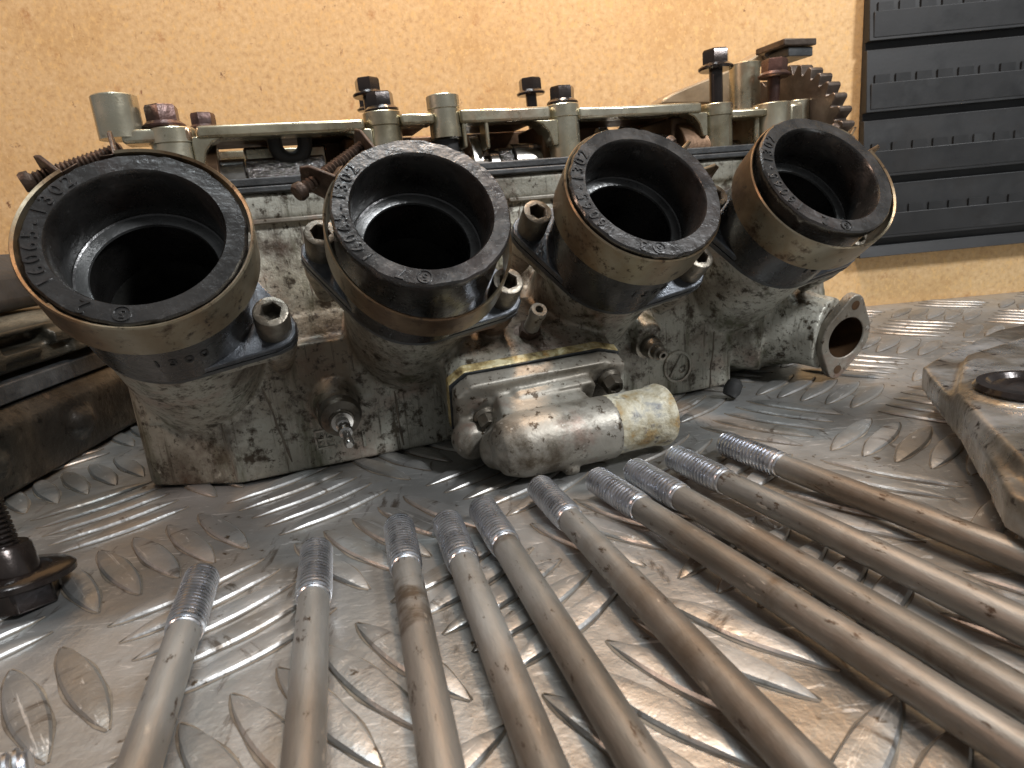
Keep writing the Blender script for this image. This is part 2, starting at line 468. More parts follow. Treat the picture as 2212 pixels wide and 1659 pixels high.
def lens_mesh(name='raised_bar'):
    L, Wd, Hh = 0.40 * TS, 0.072 * TS, 0.015
    mb = MB(); n = 14; rows = []
    vs = []; fs = []
    for i in range(n + 1):
        t = -1 + 2 * i / n
        w = Wd * (1 - abs(t) ** 2.0) ** 0.85 + 0.0012
        h = Hh * min(1.0, (1 - abs(t) ** 3.0) * 1.25 + 0.02)
        for c, z in ((-1.0, -0.002), (-0.95, 0.45 * h), (-0.80, 0.86 * h), (-0.45, h), (0.45, h), (0.80, 0.86 * h), (0.95, 0.45 * h), (1.0, -0.002)):
            vs.append((t * L, c * w, z))
    for i in range(n):
        for k in range(7):
            a = i * 8 + k
            fs.append((a, a + 8, a + 9, a + 1))
    mb.add(vs, fs)
    # thin dark outline strip where the bar meets the sheet
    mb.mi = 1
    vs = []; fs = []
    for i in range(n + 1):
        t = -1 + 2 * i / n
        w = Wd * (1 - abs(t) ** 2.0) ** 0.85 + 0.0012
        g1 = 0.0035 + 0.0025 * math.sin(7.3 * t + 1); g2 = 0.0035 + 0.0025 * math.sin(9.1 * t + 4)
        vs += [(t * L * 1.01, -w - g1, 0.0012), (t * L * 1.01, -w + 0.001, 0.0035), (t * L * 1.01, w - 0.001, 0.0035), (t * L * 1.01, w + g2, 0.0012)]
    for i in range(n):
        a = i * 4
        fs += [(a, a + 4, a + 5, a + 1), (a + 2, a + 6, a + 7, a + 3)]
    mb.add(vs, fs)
    me = mb.mesh(name, sharp=22, normals=False)
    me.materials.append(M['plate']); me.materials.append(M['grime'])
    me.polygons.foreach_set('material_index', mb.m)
    return me


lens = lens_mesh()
fr_ = Vector((0, 0, CAMZ))


def px(p):
    q = CR.transposed() @ (Vector(p) - fr_)
    if q.z > -0.15:
        return None
    return (IW / 2 + FPX * q.x / -q.z, IH / 2 - FPX * q.y / -q.z, -q.z)


bars = []
for i in range(-14, 14):
    for j in range(-14, 14):
        c = Vector((TX, TY, 0)) + TA * (i * TS) + TB * (j * TS)
        for k in range(-2, 3):
            if (i + j) % 2 == 0:
                p = c + TA * (0.2 * TS * k); ang = math.atan2(TB.y, TB.x)
            else:
                p = c + TB * (0.2 * TS * k); ang = math.atan2(TA.y, TA.x)
            if not (-4.6 < p.x < 5.2 and 0.0 < p.y < 5.1):
                continue
            q = px(p)
            if q is None or not (-260 < q[0] < IW + 260 and 380 < q[1] < IH + 260):
                continue
            l = toL(p)
            hid = (-0.5 < l.x < 2.5 and 3.05 < l.y < 4.2)
            vis = (-90 < q[0] < IW + 90 and q[1] < IH + 90) and not hid
            bars.append((0 if vis else 1, q[2], p, ang))
bars.sort(key=lambda t: (t[0], t[1]))
rest = MB()
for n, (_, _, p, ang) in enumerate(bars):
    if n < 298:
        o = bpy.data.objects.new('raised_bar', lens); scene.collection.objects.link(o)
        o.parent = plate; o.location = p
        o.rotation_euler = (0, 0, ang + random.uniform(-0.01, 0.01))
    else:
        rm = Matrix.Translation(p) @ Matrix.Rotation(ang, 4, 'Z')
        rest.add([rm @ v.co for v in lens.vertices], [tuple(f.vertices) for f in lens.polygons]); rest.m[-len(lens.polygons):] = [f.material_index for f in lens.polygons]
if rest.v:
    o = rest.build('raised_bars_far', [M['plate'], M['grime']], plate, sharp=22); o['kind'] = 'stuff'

# ---- MDF wall ----------------------------------------------------
wl = MB().box(-9, 9, 5.22, 5.40, -0.3, 8.0).build('mdf_wall', M['mdf'])
wl['kind'] = 'structure'; wl['label'] = 'stained tan fibreboard wall behind the bench'

# ---- louvred black panel on the wall ------------------------------
lp = thing('louvred_panel', 'black plastic louvred storage panel with notched hanging rails fixed to the board wall', 'wall panel', (3.7, 5.22, 0.405))


def LPc(x, y, z):
    return (x - 3.7, y - 5.22, z - 0.405)


def lbox(mb, x0, x1, y0, y1, z0, z1):
    a = LPc(x0, y0, z0); b = LPc(x1, y1, z1)
    return mb.box(a[0], b[0], a[1], b[1], a[2], b[2])


PX0, PX1 = 2.80, 6.4
mb = MB(); lbox(mb, PX0 + 0.01, PX1, 5.17, 5.215, 0.41, 4.2); mb.build('back_sheet', M['plastic'], lp, bevel=0.004)
zc = 0.515
lows = [0.405, 0.545, 1.005, 1.47, 1.955, 2.43, 2.9, 3.37]
for k in range(len(lows) - 1):
    z0, z1 = lows[k], lows[k + 1] - (0.055 if k < len(lows) - 2 else 0)
    m = MB()
    # louvre: face leans out towards the top
    a = [LPc(PX0, 5.10, z0 + 0.0), LPc(PX1, 5.10, z0), LPc(PX1, 5.17, z0), LPc(PX0, 5.17, z0),
         LPc(PX0, 5.125, z1), LPc(PX1, 5.125, z1), LPc(PX1, 5.17, z1), LPc(PX0, 5.17, z1)]
    m.hexa(a)
    slat = m.build('louvre_slat', M['plastic'], lp, bevel=0.004)
    if k == 0:
        continue
    zr = z0 + 0.50 * (lows[k + 1] - z0)     # top of the notched rail
    rail = MB(); lbox(rail, PX0 + 0.03, PX1, 5.097, 5.125, z0 + 0.02, zr - 0.045)
    rail.build('hanging_rail', M['plastic'], slat, bevel=0.004)
    t0 = PX0 + 0.055
    nt = 0
    while t0 < 4.9:
        te = MB(); lbox(te, t0, t0 + 0.108, 5.098, 5.122, zr - 0.047, zr + 0.012)
        te.build('rail_tooth', M['plastic'], slat)
        t0 += 0.154; nt += 1

# ================================================================== CYLINDER HEAD
head = thing('cylinder_head_assembly', 'dirty aluminium motorcycle cylinder head with four black rubber intake boots standing on the tread plate', 'cylinder head', toW((HO.x, HO.y, 0)), HA)


def Hv(x, y, z):
    return Vector((x - HO.x, y - HO.y, z))


def Hp(p):
    return Vector((p[0] - HO.x, p[1] - HO.y, p[2]))


EL = R(37)
BN = Vector((0, -math.cos(EL), math.sin(EL))); BU = Vector((0, math.sin(EL), math.cos(EL))); BA = Vector((1, 0, 0))
BC = [Vector((-0.366 + 0.85 * k, 2.196, 1.04)) for k in range(4)]
EAR = [(-0.318, 0.150), (0.318, -0.150)]
PL = 0.41     # rim to port face


def plan(mb, pts, z0, z1):
    mb.prism([(p[0] - HO.x, p[1] - HO.y) for p in pts], (0, 0, z0), (1, 0, 0), (0, 1, 0), (0, 0, 1), z1 - z0)


def prof(mb, pts, x0, x1):
    """(Y, z) profile extruded along the head's length"""
    mb.prism([(p[0] - HO.y, p[1]) for p in pts], (x0 - HO.x, 0, 0), (0, 1, 0), (0, 0, 1), (1, 0, 0), x1 - x0)


cm = MB()
plan(cm, [(-0.67, 3.02), (-0.64, 2.96), (-0.30, 2.785), (2.14, 2.785), (2.18, 2.82), (2.18, 2.98), (2.80, 2.98), (2.80, 4.3), (-0.67, 4.3)], 0.012, 0.56)
plan(cm, [(-0.60, 2.86), (-0.28, 2.80), (-0.28, 3.4), (-0.60, 3.4)], 0.3, 0.575)
prof(cm, [(2.86, 0.40), (3.0, 1.055), (3.0, 1.17), (4.25, 1.17), (4.25, 0.3), (2.86, 0.3)], -0.42, 2.86)
prof(cm, [(2.975, 1.065), (2.975, 1.170), (3.2, 1.170), (3.2, 1.065)], -0.42, 2.86)
prof(cm, [(2.805, 0.30), (2.795, 0.44), (2.905, 0.66), (3.2, 0.66), (3.2, 0.3)], -0.30, 2.16)
for c in BC:
    f = c - BN * (PL + 0.035)
    cm.lathe(Hp(f), -BN, [(0.270, 0), (0.268, 0.10), (0.262, 0.30), (0.25, 0.62)], 40)
    for ex, ey in EAR:
        p = f + BA * ex + BU * ey
        cm.lathe(Hp(p), -BN, [(0.072, 0), (0.070, 0.08), (0.035, 0.26)], 20)
    hl = hull(circ(0, 0, 0.270, 40) + circ(EAR[0][0], EAR[0][1], 0.072, 16) + circ(EAR[1][0], EAR[1][1], 0.072, 16))
    cm.prism(hl, Hp(f - BN * 0.05), BA, BU, BN, 0.05)
# thermostat boss
TM = Vector((0, -0.86, -0.51)).normalized(); TU = Vector((0, -TM.z, TM.y)) * -1.0
TU = Vector((0, -0.51, 0.86)).normalized()
TM0 = Vector((0.92, 2.50, 0.275))
boss = [(-0.34, -0.15), (-0.36, 0.10), (-0.30, 0.155), (0.28, 0.165), (0.38, 0.13), (0.38, 0.02), (0.30, -0.17), (-0.28, -0.17)]
for h0 in (0.0,):
    cm.prism(boss, Hp(TM0), BA, TU, -TM, 0.42)
# upper shelf of the boss and bosses for the fittings
prof(cm, [(2.47, 0.39), (2.60, 0.46), (2.86, 0.60), (2.90, 0.30), (2.6, 0.2)], 0.60, 1.24)
cm.cyl(Hv(0.13, 2.80, 0.30), Hv(0.13, 2.69, 0.275), 0.105, 0.085)
cm.cyl(Hv(1.62, 2.86, 0.42), Hv(1.62, 2.70, 0.36), 0.10, 0.07)
# right end: outlet neck and end wall
cm.lathe(Hv(2.42, 3.0, 0.32), Vector((0.21, -0.46, -0.08)), [(0.34, 0), (0.25, 0.18), (0.19, 0.34), (0.185, 0.46)], 32)
cm.cyl(Hv(2.25, 3.0, 0.30), Hv(2.42, 2.84, 0.28), 0.24)
plan(cm, [(2.72, 2.90), (2.86, 2.90), (2.92, 3.1), (2.92, 4.2), (2.72, 4.2)], 0.42, 1.17)
prof(cm, [(2.74, 0.62), (2.90, 1.0), (3.1, 1.0), (3.1, 0.5)], 2.44, 2.70)


def bore_cut(co):
    p = co + Vector((HO.x, HO.y, 0))
    for c in BC:
        d = p - c; t = d.dot(BN)
        if -1.15 < t < -(PL + 0.01):
            r = (d - BN * t).length
            if r < 0.205:
                return True
    q = p - Vector((2.635, 2.50, 0.235)); n = Vector((0, -0.98, -0.19))
    t = q.dot(n)
    if -0.30 < t < 0.05 and (q - n * t).length < 0.118:
        return True
    return False


body = fuse(cm, 'head_casting', M['cast'], head, voxel=0.0115, smooth=3, cut=bore_cut)

nt_ = M['cast'].node_tree; N_ = nt_.nodes; L_ = nt_.links
b_n = N_['Principled BSDF']; src_ = b_n.inputs['Base Color'].links[0].from_socket
tc_ = N_.new('ShaderNodeTexCoord'); nz_ = N_.new('ShaderNodeTexNoise'); nz_.inputs['Scale'].default_value = 5; nz_.inputs['Detail'].default_value = 8; nz_.inputs['Roughness'].default_value = 0.7
L_.new(tc_.outputs['Object'], nz_.inputs['Vector'])
prev_ = src_  # brown grime patches, also painting in the shade of the hollow between ports
for (cx_, cz_, rx_, rz_, col_, am_) in ((0.10, 0.46, 0.34, 0.26, (0.36, 0.26, 0.18, 1), 0.85), (0.90, 0.56, 0.42, 0.13, (0.42, 0.27, 0.18, 1), 0.85), (0.45, 0.85, 0.9, 0.22, (0.62, 0.58, 0.48, 1), 0.6), (1.75, 0.55, 0.35, 0.12, (0.50, 0.38, 0.30, 1), 0.6)):
    mp_ = N_.new('ShaderNodeMapping'); mp_.vector_type = 'TEXTURE'
    mp_.inputs['Location'].default_value = (cx_ - HO.x, -0.42, cz_); mp_.inputs['Scale'].default_value = (rx_, 5.0, rz_)
    L_.new(tc_.outputs['Object'], mp_.inputs['Vector'])
    ln_ = N_.new('ShaderNodeVectorMath'); ln_.operation = 'LENGTH'; L_.new(mp_.outputs[0], ln_.inputs[0])
    ad_ = N_.new('ShaderNodeMath'); ad_.operation = 'MULTIPLY_ADD'; ad_.inputs[1].default_value = 1.5; L_.new(nz_.outputs['Fac'], ad_.inputs[0]); L_.new(ln_.outputs['Value'], ad_.inputs[2])
    mr_ = N_.new('ShaderNodeMapRange'); mr_.inputs[1].default_value = 1.85; mr_.inputs[2].default_value = 1.15; mr_.inputs[3].default_value = 0; mr_.inputs[4].default_value = am_; mr_.clamp = True
    L_.new(ad_.outputs[0], mr_.inputs[0])
    mx_ = N_.new('ShaderNodeMix'); mx_.data_type = 'RGBA'; mx_.blend_type = 'MULTIPLY'
    L_.new(mr_.outputs[0], mx_.inputs['Factor']); L_.new(prev_, mx_.inputs['A']); mx_.inputs['B'].default_value = col_
    prev_ = mx_.outputs['Result']
L_.new(prev_, b_n.inputs['Base Color'])

# cast seams and ledges on the front
seams = [((440, 800), (515, 1042), 2.78), ((546, 790), (632, 998), 2.785), ((834, 738), (872, 962), 2.785), ((937, 762), (962, 860), 2.785),
         ((1545, 690), (1532, 845), 2.785), ((640, 430), (675, 640), 2.93), ((672, 425), (700, 600), 2.94), ((1135, 385), (1120, 470), 2.955)]
for (a, b, y) in seams:
    if y > 2.9:          # the upper front wall leans back
        pl0 = toW((0, 2.862, 0.40)); pn0 = toW((0, -0.978, 0.209))
        p0 = toL(onp(a[0], a[1], pl0, pn0)); p1 = toL(onp(b[0], b[1], pl0, pn0))
    else:
        p0 = LY(a[0], a[1], y); p1 = LY(b[0], b[1], y)
    m = MB()
    pts = [p0.lerp(p1, t / 8) + Vector((random.uniform(-.004, .004), 0, 0)) for t in range(9)]
    m.tube([Hp(p) for p in pts], [0.0045 + 0.002 * math.sin(3 * t) for t in range(9)], 6)
    m.build('casting_seam', M['grime'], head)
for (u0, v0, u1, v1) in ((545, 482, 716, 462), (1098, 437, 1235, 424)):
    p0 = LY(u0, v0, 2.985); p1 = LY(u1, v1, 2.985)
    MB().box(p0.x - HO.x, p1.x - HO.x, -0.235, -0.20, 1.047, 1.068).build('casting_ledge', M['cover'], head, bevel=0.006)

# foundry mark, figure and cast roundel
mk = MB()
for (x0, x1, z0, z1) in ((0.0, 0.085, 0.0, 0.008), (0.0, 0.085, 0.077, 0.085), (0.0, 0.008, 0, 0.085), (0.077, 0.085, 0, 0.085), (0.038, 0.047, 0.01, 0.075), (0.012, 0.073, 0.038, 0.047)):
    mk.box(x0, x1, -0.008, 0.01, z0, z1)
for a, b in (((.02, .02), (.065, .065)), ((.02, .065), (.065, .02))):
    mk.cyl((a[0], -0.001, a[1]), (b[0], -0.001, b[1]), 0.005, n=6)
p = LY(684, 972, 2.785)
mk.build('foundry_mark', M['cast'], head, loc=Hp(p))
mt = Matrix.Translation(Hp(LY(787, 948, 2.783))) @ Matrix.Rotation(R(90), 4, 'X')
text_obj('1', 0.10, 0.008, M['cast'], head, 'cast_figure', mt)
p = LY(1463, 792, 2.783)
mk = MB()
ring_o = circ(0, 0, 0.082, 36); ring_i = circ(0, 0, 0.071, 36)
mk.ringplate(ring_o, ring_i, (0, 0, 0), (1, 0, 0), (0, 0, 1), (0, -1, 0), 0.008)
mk.cyl((-0.045, -0.002, -0.05), (0.025, -0.002, 0.058), 0.006, n=6)
mk.tube([(0.02, -0.003, -0.01), (0.045, -0.003, 0.0), (0.045, -0.003, -0.03), (0.02, -0.003, -0.035), (0.012, -0.003, -0.02)], 0.004, 6)
mk.build('cast_roundel', M['cast'], head, loc=Hp(p))

# ---- gasket of the cam cover -------------------------------------
g = MB()
prof(g, [(2.955, 1.172), (2.955, 1.197), (3.04, 1.197), (3.04, 1.172)], -0.40, 2.82)
prof(g, [(2.962, 1.199), (2.962, 1.232), (3.03, 1.232), (3.03, 1.199)], -0.40, 2.82)
g.build('cover_gasket', M['gasket'], head, bevel=0.006)
g = MB()
prof(g, [(4.16, 1.172), (4.16, 1.232), (4.24, 1.232), (4.24, 1.172)], -0.40, 2.82)
plan(g, [(-0.40, 3.04), (-0.32, 3.04), (-0.32, 4.16), (-0.40, 4.16)], 1.172, 1.232)
g.build('cover_gasket', M['gasket'], head, bevel=0.006)

# ---- flange bolt and socket screw prototypes -----------------------


def hexbolt(rh=0.062, rf=0.078, h=0.075, shaft=0.03, L=0.35):
    """origin under the flange, head up +z, shaft down"""
    mb = MB()
    mb.lathe((0, 0, 0), (0, 0, 1), [(shaft, -L), (shaft, -0.001)], 16, True, False)
    mb.lathe((0, 0, 0), (0, 0, 1), [(shaft, 0), (rf - 0.006, 0.0), (rf, 0.006), (rf, 0.012), (rh * 0.98, 0.026)], 28, False, True)
    hx = [(rh * math.cos(R(60 * i)), rh * math.sin(R(60 * i))) for i in range(6)]
    top = [(x * 0.86, y * 0.86) for x, y in hx]
    vs = [(x, y, 0.018) for x, y in hx] + [(x, y, h) for x, y in hx] + [(x * 0.90, y * 0.90, h + 0.010) for x, y in hx] + [(x * 0.55, y * 0.55, h + 0.010) for x, y in hx] + [(x * 0.45, y * 0.45, h + 0.002) for x, y in hx]
    fs = []
    for k in range(4):
        for i in range(6):
            j = (i + 1) % 6
            fs.append((k * 6 + i, k * 6 + j, (k + 1) * 6 + j, (k + 1) * 6 + i))
    fs.append(tuple(24 + i for i in range(6)))
    mb.add(vs, fs)
    return mb


def socket(r=0.060, h=0.115):
    """origin at seat, axis +z"""
    mb = MB(); n = 36; rh = 0.034
    outer = circ(0, 0, r, n)
    inner = []
    for i in range(n):
        a = 2 * math.pi * i / n; k = (a % R(60)) - R(30)
        q = rh * math.cos(R(30)) / math.cos(k); inner.append((q * math.cos(a), q * math.sin(a)))
    L = [[(x, y, 0) for x, y in outer], [(x, y, h - 0.010) for x, y in outer], [(x * .95, y * .95, h - 0.002) for x, y in outer], [(x * .86, y * .86, h) for x, y in outer],
         [(x * 1.12, y * 1.12, h) for x, y in inner], [(x, y, h - 0.006) for x, y in inner], [(x, y, h - 0.06) for x, y in inner]]
    vs = sum(L, []); fs = []
    for k in range(len(L) - 1):
        for i in range(n):
            j = (i + 1) % n
            fs.append((k * n + i, k * n + j, (k + 1) * n + j, (k + 1) * n + i))
    fs.append(tuple((len(L) - 1) * n + i for i in range(n)))
    mb.add(vs, fs)
    return mb


sock_me = socket().mesh('socket_screw', 30); sock_me.materials.append(M['capbolt'])
sm = None

# ---- oil line on the stud shanks: the end that sat in the crankcase is varnished brown
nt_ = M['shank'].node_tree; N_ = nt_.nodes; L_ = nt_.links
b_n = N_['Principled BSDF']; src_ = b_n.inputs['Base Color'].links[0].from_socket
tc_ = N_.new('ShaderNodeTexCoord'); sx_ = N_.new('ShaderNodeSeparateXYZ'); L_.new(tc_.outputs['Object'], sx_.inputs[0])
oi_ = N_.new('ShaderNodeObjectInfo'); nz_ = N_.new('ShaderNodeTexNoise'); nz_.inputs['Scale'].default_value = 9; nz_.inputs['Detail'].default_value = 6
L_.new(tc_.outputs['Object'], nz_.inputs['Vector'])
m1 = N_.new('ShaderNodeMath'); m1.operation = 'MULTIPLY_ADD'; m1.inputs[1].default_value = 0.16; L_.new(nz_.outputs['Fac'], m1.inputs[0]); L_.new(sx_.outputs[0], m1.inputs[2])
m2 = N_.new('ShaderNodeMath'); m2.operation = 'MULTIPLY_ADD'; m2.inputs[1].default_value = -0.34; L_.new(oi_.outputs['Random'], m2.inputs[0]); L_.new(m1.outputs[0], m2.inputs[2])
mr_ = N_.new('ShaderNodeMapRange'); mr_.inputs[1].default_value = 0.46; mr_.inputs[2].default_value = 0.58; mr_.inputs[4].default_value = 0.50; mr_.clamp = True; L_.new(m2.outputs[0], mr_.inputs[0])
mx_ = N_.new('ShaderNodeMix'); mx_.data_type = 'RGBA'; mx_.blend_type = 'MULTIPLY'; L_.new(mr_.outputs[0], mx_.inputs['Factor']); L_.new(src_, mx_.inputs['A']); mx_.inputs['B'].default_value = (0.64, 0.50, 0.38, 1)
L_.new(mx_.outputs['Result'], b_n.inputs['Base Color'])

# ---- intake boots --------------------------------------------------
BM = Matrix((BA, BU, BN)).transposed().to_4x4()
rim_text = {0: ('16065-1302', '2'), 1: ('16065-1302', '7'), 2: ('16065-1302', '3'), 3: ('16065-1302', '2')}
band_at = [(0.0, -0.150), (-0.165, -0.275), (-0.022, -0.175), (-0.055, -0.205)]
band_sh = [(0.0, 0.0), (0.004, -0.012), (-0.004, 0.0), (-0.006, -0.020)]
ear_ang = [(127, 98), (143, 109), (38, 17), (40, 22)]
for k, c in enumerate(BC):
    b = MB()
    rnd = [random.uniform(-1, 1) for _ in range(64)]

    def wob(i, a, rnd=rnd):
        if i in (3, 4, 5):
            t = a / (2 * math.pi) * 64; i0 = int(t) % 64; f = t - int(t)
            return 0.0035 * (rnd[i0] * (1 - f) + rnd[(i0 + 1) % 64] * f)
        return 0.0
    pr = [(0.199, -0.43), (0.199, -0.215), (0.232, -0.20), (0.234, -0.012), (0.241, 0.0), (0.294, 0.0), (0.300, -0.007), (0.300, -0.034),
          (0.289, -0.05), (0.289, -0.20), (0.281, -0.32), (0.280, -0.425)]
    wob2 = (lambda i, a, rnd=rnd: (0.0028 * (rnd[int(a / (2 * math.pi) * 64) % 64]) if i in (5, 6, 7) else 0.0))
    b.lathe((0, 0, 0), (0, 0, 1), pr, 96, False, False, wob=wob2)
    boot = b.build('intake_boot', M['rubber'], head, sharp=40)
    boot.matrix_local = Matrix.Translation(Hp(c)) @ BM
    boot['label'] = ['leftmost boot, seen nearly face on, with band flush to the rim', 'second boot from the left, band slipped down below the rim', 'third boot from the left, lettering sharp on its rim', 'rightmost boot, rim lifting off its brass band'][k]
    # inner worn ring
    rg = MB().lathe((0, 0, 0), (0, 0, 1), [(0.199, -0.222), (0.190, -0.214), (0.192, -0.205), (0.206, -0.201), (0.2305, -0.203)], 72, False, False)
    rg.build('inner_ring', M['ring'], boot, sharp=60)
    # flange plates
    hl = hull(circ(0, 0, 0.2785, 60) + circ(EAR[0][0], EAR[0][1], 0.078, 24) + circ(EAR[1][0], EAR[1][1], 0.078, 24))
    lo = resample(hl, 72); li = circ(0, 0, 0.20, 72)
    MB().ringplate(lo, li, (0, 0, -0.418), (1, 0, 0), (0, 1, 0), (0, 0, 1), 0.030).build('flange_plate', M['flange'], boot, bevel=0.005)
    lo2 = [(x * 1.004, y * 1.004) for x, y in lo]
    MB().ringplate(lo2, li, (0, 0, -0.444), (1, 0, 0), (0, 1, 0), (0, 0, 1), 0.023).build('port_gasket', M['gasket'], boot)
    for ex, ey in EAR:
        s_ = bpy.data.objects.new('socket_screw', sock_me); scene.collection.objects.link(s_); s_.parent = boot
        s_.location = (ex, ey, -0.388); s_.rotation_euler = (0, 0, random.uniform(0, 1))
    # port bore behind
    pb = MB().lathe((0, 0, 0), (0, 0, 1), [(0.200, -0.43), (0.196, -0.70), (0.185, -0.95), (0.175, -1.05)], 48, False, True)
    pb.build('port_bore', M['bore'], boot)
    vv = MB().lathe((0.02, -0.03, -1.02), (0, 0.35, 1), [(0.125, 0), (0.128, 0.01), (0.12, 0.03), (0.02, 0.05)], 36)
    vv.build('valve_head', M['valve'], boot)
    # clamp band
    z0, z1 = band_at[k]; ox, oy = band_sh[k]
    rb = 0.300 if k != 0 else 0.309
    rb = 0.318 if k == 1 else (0.312 if k == 3 else rb)
    a0, a1 = R(ear_ang[k][0]), R(ear_ang[k][1])
    tA = [0.0, 0.066, 0.0, 0.028][k]; tc0 = (a0 + a1) / 2
    z0 += [0, 0.060, 0, 0.024][k]; z1 += [0, 0.060, 0, 0.024][k]
    bd = MB(); nn = 90; vs = []; fs = []
    span = 2 * math.pi - (a0 - a1)
    for i in range(nn + 1):
        a = a0 + span * i / nn
        for (rr, zz) in ((rb, z1), (rb + 0.004, z1 - 0.004), (rb + 0.010, z1), (rb + 0.011, z0), (rb + 0.007, z0 + 0.006), (rb, z0)):
            vs.append((ox + rr * math.cos(a), oy + rr * math.sin(a), zz + tA * math.cos(a - tc0)))
    for i in range(nn):
        for q in range(6):
            r2 = (q + 1) % 6
            fs.append((i * 6 + q, (i + 1) * 6 + q, (i + 1) * 6 + r2, i * 6 + r2))
    fs += [tuple(range(6)), tuple(nn * 6 + q for q in range(6))[::-1]]
    bd.add(vs, fs)
    band = bd.build('clamp_band', M['brass'], boot, sharp=30)
    # ears and screw
    zm = (z0 + z1) / 2 + tA
    pa = []
    for a in (a0, a1):
        er = MB()
        rad = Vector((math.cos(a), math.sin(a), 0)); tan = Vector((-math.sin(a), math.cos(a), 0)); zz = Vector((0, 0, 1))
        o = Vector((ox, oy, zm)) + rad * (rb + 0.004)
        pts = [(-0.070, 0.0), (0.070, 0.0), (0.062, 0.095), (0.036, 0.130), (-0.036, 0.130), (-0.062, 0.095)]
        er.prism(pts, o - tan * 0.006, zz, rad, tan, 0.012)
        er.prism(pts[:2] + [(0.05, 0.02), (-0.05, 0.02)], o - tan * 0.006, zz, rad, tan * (1 if a == a1 else -1), 0.05)
        er.build('clamp_ear', M['rust'] if k in (0, 1) else M['brass'], boot, bevel=0.003)
        pa.append(o + rad * 0.078)
    d = (pa[1] - pa[0]).normalized(); p0 = pa[0] - d * 0.075; L = (pa[1] - pa[0]).length + 0.095
    th = [(0.0, 0.0)]
    nth = 22
    for i in range(nth):
        t = L * i / nth
        th += [(0.018, t), (0.024, t + L / nth * 0.5)]
    th += [(0.017, L)]
    scw = MB().lathe(p0, d, th, 14)
    scw.lathe(p0, -d, [(0.030, -0.02), (0.032, 0.0), (0.026, 0.010)], 16)
    scw.build('clamp_screw', M['rust'], boot, sharp=50)
    # rim lettering, read clockwise with the tops outward
    mes = []

    def put(ch, ang, size=0.060, rr=0.268):
        # ang: direction of the character from the centre; its top points outward
        mtx = Matrix.Translation((rr * math.cos(ang), rr * math.sin(ang), 0.001)) @ Matrix.Rotation(ang - R(90), 4, 'Z')
        mes.append(text_obj(ch, size, 0.0032, M['rubber'], None, None, mtx))
    a = R([209, 217, 218, 214][k])
    for ch in rim_text[k][0]:
        put(ch, a); a -= R(8.9)
    put(rim_text[k][1], R([236, 242, 245, 238][k]))
    mes.append(text_obj('5', 0.036, 0.0028, M['rubber'], None, None, Matrix.Translation((0.268 * math.cos(R(258)), 0.268 * math.sin(R(258)), 0.001)) @ Matrix.Rotation(R(168), 4, 'Z')))
    rr_ = MB().ringplate([(0.268 * math.cos(R(258)) + x, 0.268 * math.sin(R(258)) + y) for x, y in circ(0, 0, 0.025, 24)],
                         [(0.268 * math.cos(R(258)) + x, 0.268 * math.sin(R(258)) + y) for x, y in circ(0, 0, 0.0205, 24)], (0, 0, -0.001), (1, 0, 0), (0, 1, 0), (0, 0, 1), 0.005)
    mes.append(rr_.mesh('x'))
    join_meshes(mes, 'rim_lettering', M['rubber'], boot)['kind'] = 'stuff'
    # moulded number on the lower side of the tube
    mes = []
    for q, ch in enumerate('1300'):
        an = R(262 + q * 9.5)
        rad = Vector((math.cos(an), math.sin(an), 0)); tan = Vector((-math.sin(an), math.cos(an), 0)); up = Vector((0, 0, 1))
        mtx = Matrix((tan, up, rad)).transposed().to_4x4(); mtx.translation = rad * 0.284 + up * (-0.345 if k == 1 else -0.285)
        if k in (0, 2, 3):
            mes.append(text_obj(ch, 0.06, 0.0022, M['rubber2'], None, None, mtx))
    if mes:
        join_meshes(mes, 'moulded_number', M['rubber2'], boot)

# ---- thermostat housing ---------------------------------------------
gk = MB()
inner = [(x * 0.6, y * 0.6) for x, y in boss]
edge = [(x * 1.02, y * 1.03) for x, y in boss]
gk.prism(edge, Hp(TM0 + TM * 0.001), BA, TU, -TM, 0.045)
gk.build('gasket_land', M['goldcrust'], head, bevel=0.006)
MB().prism([(x * 1.015, y * 1.02) for x, y in boss], Hp(TM0 + TM * 0.002), BA, TU, TM, 0.006).build('paper_gasket', M['gasket'], head)
tcm = MB()
tcm.prism([(x * 1.0, y * 1.0) for x, y in boss], Hp(TM0 + TM * 0.010), BA, TU, TM, 0.075)
for (a_, r_, t_) in ((0.0, 0.052, 0.10), ):
    tcm.prism([(-0.15, -0.02), (-0.15, 0.085), (-0.12, 0.115), (0.20, 0.125), (0.22, 0.10), (0.22, 0.0)], Hp(TM0 + TM * 0.07), BA, TU, TM, 0.075)
tcm.prism([(-0.13, -0.13), (-0.13, 0.02), (0.20, 0.03), (0.20, -0.13)], Hp(TM0 + TM * 0.07), BA, TU, TM, 0.11)
ax0 = Vector((0.735, 2.195, 0.150))
tcm.lathe(Hp(ax0), BA, [(0.05, -0.10), (0.10, -0.07), (0.124, 0.0), (0.126, 0.10), (0.126, 0.385), (0.123, 0.392)], 36)
tcm.hexa([Hp(v) for v in ((0.70, 2.12, 0.10), (1.08, 2.12, 0.10), (1.08, 2.50, 0.12), (0.62, 2.50, 0.12), (0.70, 2.20, 0.24), (1.08, 2.20, 0.24), (1.06, 2.44, 0.34), (0.74, 2.44, 0.34))])
tcm.lathe(Hp(Vector((0.605, 2.46, 0.145))), Vector((0.10, -0.5, -0.10)), [(0.07, 0), (0.080, 0.03), (0.080, 0.08), (0.06, 0.11)], 24)
tcm.lathe(Hp(Vector((0.67, 2.33, 0.115))), Vector((0.25, -0.5, 0.05)), [(0.07, 0), (0.085, 0.03), (0.085, 0.08)], 24)
